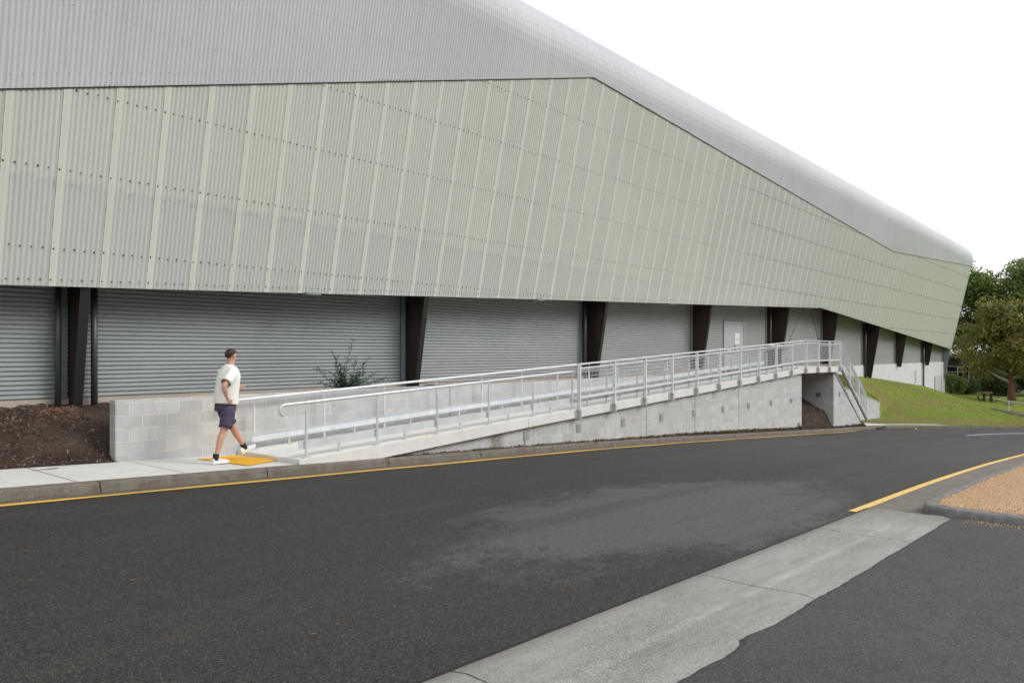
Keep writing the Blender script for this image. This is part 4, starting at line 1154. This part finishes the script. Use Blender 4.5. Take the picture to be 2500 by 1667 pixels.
# ------------------------------------------------------------------ shrub behind the wall
def twigplant(name, loc, h, spread, seed, label, cat, sprays=34, leaf=M['leafn'], arch=None, group=None):
    rg = random.Random(seed); t = thing(name, label, cat, loc, 0, group)
    s = MB(); l = MB()
    for i in range(sprays):
        a = rg.uniform(0, 6.28)
        if i == 0: d = Vector((0.12, 0, 1)); L = h*1.02
        elif arch and i <= len(arch): dx, dz, L = arch[i-1]; d = Vector((dx, rg.uniform(-.15, .15), dz)).normalized()
        else:
            el = rg.uniform(0.15, 1.25); d = Vector((math.cos(a)*math.cos(el), math.sin(a)*math.cos(el)*0.6, math.sin(el))); L = spread*rg.uniform(0.35, 0.95)*(0.55+0.45*math.sin(el))
        p = Vector((rg.gauss(0, .03), rg.gauss(0, .03), 0)); pts = [p.copy()]; n = 9
        for k in range(n):
            d = (d+Vector((rg.gauss(0, .08), rg.gauss(0, .08), rg.gauss(0, .05)+(0.02 if i == 0 else -0.015)))).normalized()
            p = p+d*L/n; pts.append(p.copy())
        s.tube(pts, [0.006*(1-k/(n+1))+0.0012 for k in range(n+1)], 5)
        subs = []
        for k in range(2, n+1):
            for q in range(3):
                dd = (d+Vector((rg.gauss(0, .7), rg.gauss(0, .7), rg.gauss(0, .5)+0.2))).normalized()
                base = pts[k-1].lerp(pts[k], rg.random()); ll = rg.uniform(0.03, 0.16)*h
                e = base+dd*ll; s.tube([base, e], [0.0016, 0.0008], 3, cap=False)
                for m in range(rg.randint(6, 10)):
                    bb = base.lerp(e, rg.random()); ld = (dd+Vector((rg.gauss(0, .5), rg.gauss(0, .5), rg.gauss(0, .5)))).normalized()
                    u = ld.cross(Vector((rg.gauss(0, 1), rg.gauss(0, 1), 1))).normalized()*0.0055; ee = bb+ld*rg.uniform(.02, .045)
                    l.add([bb-u, bb+u, ee+u*0.5, ee-u*0.5], [(0,1,2,3)])
    s.build('stem', M['twig'], t); l.build('foliage', leaf, t)
    return t
twigplant('shrub', (10.12, 12.95, -0.80), 1.08, 0.80, 11, 'young dark green feathery shrub behind the block wall against the corrugated wall', 'shrub', 30,
          arch=[(1.0, 0.52, 1.05), (1.0, 0.38, 1.2), (-1.0, 0.45, 0.9), (-1.0, 0.22, 0.85), (0.9, 0.2, 0.8), (-0.6, 1.0, 0.8), (0.7, 0.95, 0.8), (1, 0.45, 1.15), (-0.35, 1, 0.7)])
twigplant('weed', (29.6, 10.42, zfront(29.6, 10.43)-0.02), 0.22, 0.25, 4, 'small green weed at the foot of the block wall end beside the mulch mound', 'weed', 9, leaf=M['leafg'])

# ------------------------------------------------------------------ the walking person
M['skin'] = plain('skin', (0.56, 0.30, 0.21), 0.55, 0, 0.08, 12)
M['shirt'] = plain('off_white_cotton', (0.84, 0.83, 0.79), 0.9, 0, 0.04, 6, 0.2)
M['shorts'] = plain('dark_purple_grey_cotton', (0.075, 0.068, 0.105), 0.9, 0, 0.2, 6, 0.2)
M['hair'] = plain('dark_brown_hair', (0.035, 0.024, 0.018), 0.7, 0, 0.3, 40)
M['shoe'] = plain('white_shoe', (0.72, 0.72, 0.71), 0.6, 0, 0.05)
M['sock'] = plain('black_sock', (0.015, 0.015, 0.017), 0.9)
M['eye'] = plain('eye', (0.03, 0.02, 0.02), 0.3)
def skin_mesh(name, verts, edges, radii, mat, parent, levels=2, root=0, extra=None):
    me = bpy.data.meshes.new(name); me.from_pydata([Vector(v) for v in verts], edges, [])
    o = bpy.data.objects.new(name, me); COL.objects.link(o)
    sk = o.modifiers.new('skin', 'SKIN'); sk.use_smooth_shade = True; sk.branch_smoothing = 0.6
    lay = me.skin_vertices[0].data
    for i, r_ in enumerate(radii):
        lay[i].radius = (r_, r_) if not isinstance(r_, tuple) else r_
        lay[i].use_root = (i == root)
    sb = o.modifiers.new('sub', 'SUBSURF'); sb.levels = levels; sb.render_levels = levels
    dg = bpy.context.evaluated_depsgraph_get(); dg.update()
    m2 = bpy.data.meshes.new_from_object(o.evaluated_get(dg)); m2.name = name
    o.modifiers.clear(); o.data = m2; bpy.data.meshes.remove(me)
    m2.materials.clear(); m2.materials.append(mat)
    m2.polygons.foreach_set('use_smooth', [True]*len(m2.polygons))
    if extra:
        bmm = bmesh.new(); bmm.from_mesh(m2); extra(bmm); bmm.to_mesh(m2); bmm.free()
    o.parent = parent; return o
per = thing('person', 'person in a loose white t-shirt and dark shorts striding towards the ramp with bent arms', 'person', (6.17, 11.20, zk(6.2)+0.012), R(4))
per.scale = (1.01, 1.01, 1.01)
V = []; E_ = []; RD = []
def nv(p, r_, link=None):
    V.append(p); RD.append(r_); i = len(V)-1
    if link is not None: E_.append((link, i))
    return i
pel = nv((0.235, 0, 0.90), 0.125)
bel = nv((0.25, 0, 1.06), 0.125, pel); che = nv((0.285, 0, 1.27), (0.14), bel); nb = nv((0.295, 0, 1.44), 0.085, che)
nk = nv((0.315, 0, 1.53), 0.055, nb); hd0 = nv((0.335, 0, 1.60), 0.072, nk); hd1 = nv((0.345, 0, 1.675), 0.088, hd0); hd2 = nv((0.335, 0, 1.725), 0.068, hd1)
def arm(sy, elbow, wrist, hand_dir):
    s_ = nv((0.29, 0.16*sy, 1.415), 0.062, nb); m_ = nv(tuple((a+b_)/2 for a, b_ in zip((0.29, 0.19*sy, 1.40), elbow)), 0.050, s_)
    e = nv(elbow, 0.042, m_); f1 = nv(tuple(a*0.6+b_*0.4 for a, b_ in zip(elbow, wrist)), 0.042, e); w_ = nv(wrist, 0.028, f1)
    W = Vector(wrist); d = Vector(hand_dir).normalized(); pal = W+d*0.055
    p_ = nv(tuple(pal), (0.026, 0.020), w_)
    side = d.cross(Vector((0, sy, 0.2))).normalized(); dn = d.cross(side).normalized()
    k0 = pal+d*0.03
    for k, L in enumerate((0.068, 0.078, 0.072, 0.056)):
        o_ = side*(k-1.5)*0.019
        a = nv(tuple(k0+o_), 0.0095, p_); b_ = nv(tuple(k0+o_+d*L*0.5+dn*0.008*-sy), 0.0085, a); c_ = nv(tuple(k0+o_+d*L*0.75+dn*0.035*-sy), 0.0075, b_)
    a = nv(tuple(W+d*0.03+side*-0.03), 0.011, w_); b_ = nv(tuple(W+d*0.065+side*-0.052-dn*0.012*sy), 0.0095, a)
arm(-1, (0.02, -0.27, 1.20), (0.10, -0.235, 1.00), (0.75, 0.15, -0.45))
arm(1, (0.36, 0.27, 1.16), (0.575, 0.17, 1.15), (0.95, -0.1, 0.15))
def leg(sy, hip, knee, ankle, toe):
    h = nv(hip, 0.092, pel); t_ = nv(tuple(a*0.5+b_*0.5 for a, b_ in zip(hip, knee)), 0.078, h); k_ = nv(knee, 0.056, t_)
    kv, av = Vector(knee), Vector(ankle); cv = kv.lerp(av, 0.33)+Vector((-0.012, 0, 0)); c_ = nv(tuple(cv), 0.056, k_); c2 = nv(tuple(kv.lerp(av, 0.72)), 0.040, c_)
    a_ = nv(ankle, 0.033, c2)
    return a_
leg(-1, (0.225, -0.095, 0.86), (0.135, -0.10, 0.50), (0.005, -0.09, 0.10), None)
leg(1, (0.25, 0.095, 0.86), (0.43, 0.10, 0.52), (0.63, 0.09, 0.19), None)
def face(bm):
    for v in bm.verts:
        c = v.co
        if c.z > 1.56:
            dx, dy, dz = c.x-0.34, c.y, c.z-1.655
            c.y *= 0.86
            # nose, brow, chin
            if dx > 0.03:
                c.x += 0.022*math.exp(-(dy/0.014)**2-((dz-0.0)/0.028)**2)
                c.x -= 0.008*math.exp(-((abs(dy)-0.030)/0.014)**2-((dz-0.022)/0.014)**2)
                c.x += 0.010*math.exp(-(dy/0.03)**2-((dz+0.075)/0.02)**2)
    r = bmesh.ops.create_icosphere(bm, subdivisions=2, radius=0.022, matrix=Matrix.Translation((0.335, -0.078, 1.655)) @ Matrix.Diagonal((0.8, 0.35, 1.25, 1)))
    r = bmesh.ops.create_icosphere(bm, subdivisions=2, radius=0.022, matrix=Matrix.Translation((0.335, 0.078, 1.655)) @ Matrix.Diagonal((0.8, 0.35, 1.25, 1)))
skin_mesh('body', V, E_, RD, M['skin'], per, 2, 0, face)
def rings(name, R_, mat, seg=22, closed=True, fold=0.0, cap0=False):
    b = MB(); n = len(R_)
    for (cx, cy, cz, rx, ry, tx) in R_:
        for k in range(seg):
            a = 2*math.pi*k/seg; w_ = 1+fold*math.sin(a*5+cz*17)+fold*0.7*math.sin(a*3-cz*31)
            b.v.append((cx+rx*math.cos(a)*w_, cy+ry*math.sin(a)*w_, cz+tx*math.cos(a)))
    for i in range(n-1):
        for k in range(seg): b.f.append((i*seg+k, i*seg+(k+1) % seg, (i+1)*seg+(k+1) % seg, (i+1)*seg+k)); b.m.append(0)
    return b
def limbrings(b, pts, rr, seg=12, fold=0.03):
    b.tube(pts, rr, seg, cap=False)
b = rings('x', [(0.235, 0, 0.905, 0.172, 0.205, -0.02), (0.235, 0, 0.93, 0.175, 0.208, -0.02), (0.245, 0, 1.02, 0.170, 0.205, 0), (0.262, 0, 1.14, 0.166, 0.207, 0), (0.280, 0, 1.27, 0.164, 0.212, 0), (0.290, 0, 1.36, 0.150, 0.213, 0),
                (0.293, 0, 1.42, 0.118, 0.200, 0), (0.297, 0, 1.465, 0.092, 0.150, 0), (0.303, 0, 1.50, 0.072, 0.090, -0.01), (0.306, 0, 1.512, 0.063, 0.070, -0.012)], None, fold=0.035)
def sleeve(b, sh, el, fr):
    s_ = Vector(sh); e = Vector(el); q = s_.lerp(e, fr)
    b.tube([s_+Vector((0, 0, 0.02)), s_.lerp(q, 0.3), s_.lerp(q, 0.7), q], [0.086, 0.084, 0.080, 0.084], 14, cap=False)
sleeve(b, (0.28, -0.145, 1.40), (0.02, -0.27, 1.20), 0.80); sleeve(b, (0.29, 0.145, 1.40), (0.36, 0.27, 1.16), 0.80)
o = b.build('t_shirt', M['shirt'], per, smooth=True); so = o.modifiers.new('solid', 'SOLIDIFY'); so.thickness = 0.004
b = rings('x', [(0.232, 0, 0.80, 0.150, 0.180, 0), (0.233, 0, 0.86, 0.153, 0.185, 0), (0.235, 0, 0.95, 0.145, 0.178, 0)], None, fold=0.01)
b.tube([(0.225, -0.085, 0.88), (0.21, -0.092, 0.74), (0.175, -0.098, 0.60), (0.158, -0.10, 0.545)], [0.112, 0.110, 0.100, 0.100], 16, cap=False)
b.tube([(0.25, 0.085, 0.88), (0.29, 0.092, 0.76), (0.355, 0.098, 0.635), (0.385, 0.10, 0.585)], [0.112, 0.110, 0.100, 0.100], 16, cap=False)
o = b.build('shorts', M['shorts'], per, smooth=True); so = o.modifiers.new('solid', 'SOLIDIFY'); so.thickness = 0.004
# hair: shell over the crown and back of the head
b = MB(); cx, cy, cz = 0.333, 0, 1.672
for j in range(10):
    ph = R(92)-R(128)*j/9
    for k in range(20):
        a = 2*math.pi*k/20
        front = math.cos(a)
        lim = ph if front < -0.45 else max(ph, R(6)+R(30)*max(0, front))
        rr = 0.103-0.012*(j/9)**2+0.008*noise.noise(Vector((k*1.3, j*1.3, 0)))
        b.v.append((cx+rr*1.0*math.cos(lim)*math.cos(a)-0.004, cy+rr*0.86*math.cos(lim)*math.sin(a), cz+rr*0.94*math.sin(lim)))
for j in range(9):
    for k in range(20): b.f.append((j*20+k, j*20+(k+1) % 20, (j+1)*20+(k+1) % 20, (j+1)*20+k)); b.m.append(0)
b.build('hair', M['hair'], per, smooth=True)
for sy in (-1, 1):
    b = MB(); b.tube([(0.408, 0.029*sy-0.006, 1.676), (0.408, 0.029*sy+0.006, 1.676)], 0.0045, 8); b.build('eye', M['eye'], per)
def shoe(px, py, pz, pitch, yaw):
    Mx = Matrix.Translation((px, py, pz)) @ Matrix.Rotation(pitch, 4, 'Y') @ Matrix.Rotation(yaw, 4, 'Z')
    b = MB(); seg = 14
    prof = [(-0.085, 0.028, 0.062), (-0.075, 0.036, 0.085), (-0.04, 0.040, 0.098), (0.0, 0.040, 0.090), (0.05, 0.044, 0.070), (0.10, 0.049, 0.056), (0.15, 0.047, 0.045), (0.185, 0.036, 0.034), (0.20, 0.018, 0.022)]
    for x, wd, h in prof:
        for k in range(seg):
            a = 2*math.pi*k/seg; c, s = math.cos(a), math.sin(a)
            yy = wd*math.copysign(abs(c)**0.7, c); zz = (h*s if s > 0 else 0.012*s)+0.012
            b.v.append((x, yy, zz))
    n = len(prof)
    for i in range(n-1):
        for k in range(seg): b.f.append((i*seg+k, (i+1)*seg+k, (i+1)*seg+(k+1) % seg, i*seg+(k+1) % seg)); b.m.append(0)
    b.f.append(tuple(range(seg))); b.m.append(0); b.f.append(tuple((n-1)*seg+k for k in range(seg))); b.m.append(0)
    for sy in (-1, 1):
        b.add([(0.055, 0.0445*sy, 0.012), (0.075, 0.0465*sy, 0.012), (0.045, 0.034*sy, 0.066), (0.025, 0.035*sy, 0.070)], [(0,1,2,3)], 1)
    b.v = [tuple(Mx @ Vector(p)) for p in b.v]
    return b.build('shoe', [M['shoe'], M['sock']], per, smooth=False)
shoe(0.03, -0.09, 0.0, 0.0, 0); shoe(0.655, 0.09, 0.105, R(-22), 0)
b = MB(); b.tube([(0.0, -0.09, 0.065), (0.012, -0.09, 0.16)], [0.046, 0.044], 12, cap=False); b.build('sock', M['sock'], per, smooth=True)
b = MB(); b.tube([(0.645, 0.09, 0.16), (0.60, 0.09, 0.245)], [0.046, 0.044], 12, cap=False); b.build('sock', M['sock'], per, smooth=True)

# ------------------------------------------------------------------ vegetation far right
def leafcloud(b, c, rad, n, size, rg, flat=1.0, droop=0.3, mi=0):
    c = Vector(c)
    for i in range(n):
        d = Vector((rg.gauss(0, 1), rg.gauss(0, 1), rg.gauss(0, 1))).normalized(); r_ = rg.random()**0.45
        p = c+Vector((d.x*rad*r_, d.y*rad*r_, d.z*rad*r_*flat))
        u = Vector((rg.gauss(0, 1), rg.gauss(0, 1), rg.gauss(0, 1)-droop)).normalized(); v = u.cross(Vector((rg.gauss(0, 1), rg.gauss(0, 1), rg.gauss(0, 1)))).normalized()
        s = size*rg.uniform(0.6, 1.4)
        b.add([p-u*s, p+v*s*0.32, p+u*s, p-v*s*0.32], [(0,1,2,3)], mi)
def gum(name, label, loc, h, spread, trunk_r, leaves, leafmat, barkmat, seed, size, nb=13, crown0=0.42, cat='tree', lean=0.0, npl=1.0, flat=0.62, barkup=None):
    rg = random.Random(seed); t = thing(name, label, cat, loc)
    tr = MB(); lf = MB(); lb = MB(); clumps = []
    pts = [Vector((0, 0, -0.3))]; d = Vector((lean, 0, 1))
    n = 9
    for k in range(n):
        d = (d+Vector((rg.gauss(0, .05), rg.gauss(0, .05), 0.05))).normalized(); pts.append(pts[-1]+d*h*0.72/n)
    tr.tube(pts, [trunk_r*(1.25 if k == 0 else 1)*(1-0.85*k/n) for k in range(n+1)], 12)
    for i in range(nb):
        f_ = crown0*0.75+(1-crown0*0.75)*(i+0.5)/nb; base = pts[0].lerp(pts[-1], f_*0.97)
        k = min(n-1, int(f_*n*0.97)); base = pts[k].lerp(pts[k+1], f_*n*0.97-k)
        a = i*2.4+rg.uniform(-.4, .4); L = spread*rg.uniform(0.6, 1.05)*(1.0-0.35*abs(f_-0.55))
        dd = Vector((math.cos(a), math.sin(a), 0.35+0.8*f_)).normalized(); p = base.copy(); bp = [p.copy()]
        for q in range(6):
            dd = (dd+Vector((rg.gauss(0, .16), rg.gauss(0, .16), rg.gauss(0, .10)+0.04))).normalized(); p = p+dd*L/6; bp.append(p.copy())
            if q >= 2:
                clumps.append((p+Vector((rg.gauss(0, .3), rg.gauss(0, .3), rg.gauss(0.2, .3))), spread*rg.uniform(0.20, 0.34)))
                d3 = (dd+Vector((rg.gauss(0, .8), rg.gauss(0, .8), rg.gauss(0.2, .4)))).normalized(); e = p+d3*L*rg.uniform(.25, .45)
                lb.tube([p, p.lerp(e, .5)+Vector((0, 0, .05)), e], [trunk_r*0.13, trunk_r*0.09, trunk_r*0.03], 5)
                clumps.append((e, spread*rg.uniform(0.17, 0.28)))
        lb.tube(bp, [trunk_r*0.42*(1-0.14*q) for q in range(7)], 7)
    for q in range(4): clumps.append((pts[-1]+Vector((rg.gauss(0, spread*0.25), rg.gauss(0, spread*0.25), rg.uniform(0, h*0.14))), spread*rg.uniform(0.22, 0.32)))
    tot = sum(r_**2 for _, r_ in clumps)
    for c, r_ in clumps: leafcloud(lf, c, r_, int(leaves*r_**2/tot), size, rg, flat)
    to = tr.build('trunk', barkmat, t, smooth=True); lb.build('branch', barkup or barkmat, to, smooth=True); lf.build('crown', leafmat, t)
    return t
# front gum, brown-green
gum('gum_tree', 'gum tree with olive brown foliage and a reddish trunk beside the picnic table', (80.6, 9.7, zl(80.6, 9.7)), 9.0, 4.0, 0.34, 19000, M['leafb'], M['bark'], 21, 0.17, 15, 0.30, barkup=M['barkp'], flat=0.72)
gum('gum_tree', 'tall spreading dark green gum tree rising highest behind the hall end', (107, 15.5, -4.6), 15.2, 8.0, 0.5, 38000, M['leafg'], M['barkp'], 5, 0.25, 16, 0.34, flat=0.5)
gum('gum_tree', 'slender pale-limbed gum directly behind the end of the hall', (100.5, 23.5, -4.6), 11.5, 5.5, 0.28, 24000, M['leafd'], M['barkp'], 9, 0.26, 12, 0.30)
gum('gum_tree', 'dense dark gum at the right edge behind the reddish trunk', (100, 4.0, -4.6), 12.0, 6.5, 0.4, 26000, M['leafd'], M['bark'], 14, 0.28, 14, 0.18)
gum('gum_tree', 'broad gum just outside the right edge beyond the lawn', (88, -5.0, -4.5), 12.5, 6.0, 0.4, 18000, M['leafg'], M['barkp'], 33, 0.28, 13, 0.28)
def bush(name, label, loc, w_, h, n, mat, seed, size=0.11):
    rg = random.Random(seed); t = thing(name, label, 'shrub', loc, 0); b = MB(); s = MB()
    for i in range(9):
        a = rg.uniform(0, 6.28); r_ = w_*rg.uniform(0.0, 0.6); c = (r_*math.cos(a), r_*math.sin(a), h*rg.uniform(0.3, 0.75))
        leafcloud(b, c, w_*rg.uniform(0.38, 0.55), n//9, size, rg, min(1.0, h/w_)); s.tube([(0, 0, 0), (c[0]*0.5, c[1]*0.5, c[2]*0.6), c], [0.04, 0.025, 0.01], 5)
    s.build('stem', M['twig'], t); b.build('foliage', mat, t); return t
bush('shrub', 'rounded light green shrub hard against the white end corner of the hall', (84.5, 15.2, zl(84, 15)), 1.7, 2.2, 5200, M['leafg'], 1)
bush('shrub', 'low dark shrub under the windows of the dark building, left of the table', (87.5, 14.4, zl(87, 14)), 1.9, 1.7, 4600, M['leafd'], 2)
bush('shrub', 'dark shrub behind the picnic table', (91, 12.6, -4.3), 2.3, 2.6, 6000, M['leafd'], 3, 0.14)
bush('shrub', 'tall dark shrub between the picnic table and the reddish trunk', (94, 10.0, -4.4), 2.6, 3.6, 7000, M['leafd'], 4, 0.15)
bush('shrub', 'very dark bush right of the reddish gum trunk', (95, 6.4, -4.4), 2.8, 3.4, 7000, M['leafd'], 6, 0.15)
bush('shrub', 'bush at the far right edge behind the path handrail', (93, 2.6, -4.4), 2.8, 3.0, 6000, M['leafg'], 7, 0.15)
# dark low building behind the trees
db = thing('low_building', 'low dark grey building with a flat roof and a row of windows behind the trees', 'building', (97, 20, -4.6), R(-52))
b = MB()
W_, H_, DP = 15.0, 4.15, 9.0       # local x along the facade, front face at y=0 looking -y
b.box(-5, W_, 0, DP, 0, H_); db_w = b.build('wall', plain('dark_grey_render', (0.040, 0.040, 0.043), 0.8, 0, 0.2, 2), db)
b = MB(); b.box(-5.5, W_+0.5, -0.9, DP+0.5, H_+0.0, H_+0.32); b.build('roof', plain('grey_fascia', (0.15, 0.155, 0.16), 0.6), db)
b = MB(); b.box(-1.4, 0.9, -0.03, 0.001, 1.45, 2.95)
for z in (1.55, 2.05, 2.55): b.box(-1.4, 0.9, -0.10, -0.031, z, z+0.26)
b.build('louvre_panel', plain('grey_louvre', (0.20, 0.205, 0.20), 0.6), db)
gl = plain('dark_window_glass', (0.012, 0.014, 0.016), 0.08, 0, 0.1); fr_ = plain('pale_window_frame', (0.34, 0.34, 0.33), 0.5)
for k in range(6):
    x = 1.1+k*1.25
    b = MB()
    for (a, c, z0, z1) in ((x, x+0.07, 1.3, 3.1), (x+1.18, x+1.25, 1.3, 3.1), (x+0.07, x+1.18, 1.3, 1.38), (x+0.07, x+1.18, 3.02, 3.1), (x+0.07, x+1.18, 2.42, 2.49), (x+0.60, x+0.64, 1.38, 2.42)):
        b.box(a, c, -0.06, 0.0-0.002, z0, z1)
    wf = b.build('window', fr_, db); b = MB(); b.box(x+0.07, x+1.18, -0.02, -0.006, 1.38, 3.02); b.build('pane', gl, wf)
# pale wall glimpsed through the bushes
fw = thing('garden_wall', 'low white wall glimpsed through the bushes left of the reddish trunk', 'wall', (101, 9, -4.6), R(-50))
b = MB(); b.box(-3.0, 3.5, 0, 0.3, 0, 2.3); b.build('panel', M['whitewall'], fw); b = MB(); b.box(-3.05, 3.55, -0.05, 0.35, 2.3, 2.38); b.build('coping', M['whitewall'], fw)
# picnic table
pt = thing('picnic_table', 'brown picnic table with two attached benches on the far lawn', 'picnic table', (76.6, 11.0, zl(76.6, 11.0)), R(12))
wd = plain('brown_timber', (0.20, 0.10, 0.065), 0.7, 0, 0.2, 5); ms = plain('dark_painted_steel', (0.035, 0.03, 0.025), 0.6)
b = MB()
for k in range(5): b.box(-0.95, 0.95, -0.37+k*0.15, -0.37+k*0.15+0.135, 0.74, 0.78)
b.build('table_top', wd, pt)
for sx in (-1, 1):
    for sy in (-1, 1):
        b = MB(); b.box(sx*0.75-0.05, sx*0.75+0.05, sy*0.25-0.05, sy*0.25+0.05, 0, 0.738); b.build('leg', ms, pt)
for sy in (-1, 1):
    b = MB()
    for k in range(2): b.box(-0.95, 0.95, sy*0.72-0.14+k*0.15, sy*0.72-0.01+k*0.15, 0.43, 0.47)
    bo = b.build('bench', wd, pt)
    for sx in (-1, 1):
        c = MB(); c.tube([(sx*0.75, sy*0.28, 0.16), (sx*0.75, sy*0.60, 0.10), (sx*0.75, sy*0.72, 0.42)], 0.035, 8); c.build('bench_leg', ms, bo)
# path handrail
hr = thing('path_handrail', 'low pale tube handrail beside the dark footpath over the lawn', 'handrail', (57.6, 7.7, zl(57.6, 7.7)))
off = tuple(-q for q in hr.location)
def ph(u, Z, z): 
    a = (u-1250)/1880; C_, S_ = 0.640987, 0.76755
    return ((C_*a+S_)*Z, (-S_*a+C_)*Z, z)
HR_ = [(59.7, 7.75), (58.9, 7.0), (57.9, 5.6), (57.2, 4.0), (56.4, 1.0), (56.0, -4)]
HR_ = [(x+1.2, y+0.5) for x, y in HR_]
b = MB(); p0 = HR_[0]; z0 = zl(*p0)
b.tube([(p0[0]+0.1, p0[1]+0.15, z0+0.52), (p0[0]+0.08, p0[1]+0.1, z0+0.64)]+[(x, y, zl(x, y)+0.70) for x, y in HR_], 0.032, 8)
o = b.build('rail', M['galv'], hr, smooth=True); o.location = off
for (x, y) in [(60.0, 7.4), (58.7, 5.2), (57.8, 2.5), (57.4, -1.5)]:
    b = MB(); b.tube([(x, y, zl(x, y)-0.1), (x, y, zl(x, y)+0.69)], 0.026, 8); o = b.build('post', M['galv'], hr); o.location = off
# stump
b = MB(); b.tube([(72.6, 8.9, zl(72.6, 8.9)-0.1), (72.6, 8.9, zl(72.6, 8.9)+0.10)], [0.42, 0.36], 14); tag(b.build('tree_stump', M['bark']), 'flat brown tree stump in the lawn in front of the picnic table', 'stump')
# fallen leaves and twigs on the road and in the gutter
b = MB(); rg = random.Random(77)
for i in range(420):
    if i % 3: x = rg.uniform(0, 33); y = 10.29-abs(rg.gauss(0, 0.09))
    else: x = 2+rg.random()**1.4*24; y = rg.uniform(3.0, 9.9)
    z = zr(x)+0.012; L = rg.uniform(0.008, 0.026); a = rg.uniform(0, 3.14); c, q = math.cos(a)*L, math.sin(a)*L
    b.add([(x-c, y-q, z), (x+q*0.35, y-c*0.35, z+0.006), (x+c, y+q, z), (x-q*0.35, y+c*0.35, z+0.004)], [(0,1,2,3)], rg.choice((0, 1, 1, 2)))
tag(b.build('leaf_litter', [M['chipA'], M['chipB'], M['chipD']]), 'small dry leaves and twigs lying in the gutter and on the asphalt', 'leaf litter', kind='stuff')
# dry litter on the road
for k, (x, y, lab) in enumerate(((41.2, 8.9, 'small white scrap of litter on the road before the lawn kerb'), (41.7, 9.62, 'small white paper caught on the lawn kerb'))):
    b = MB(); z = zr(x)+(0.012 if k == 0 else 0.13)
    b.add([(x-.08, y-.04, z), (x+.08, y-.03, z+.01), (x+.06, y+.05, z+0.02), (x-.06, y+.04, z), (x, y, z+0.03)], [(0,1,4), (1,2,4), (2,3,4), (3,0,4), (3,2,1,0)])
    tag(b.build('litter', M['paper']), lab, 'litter')
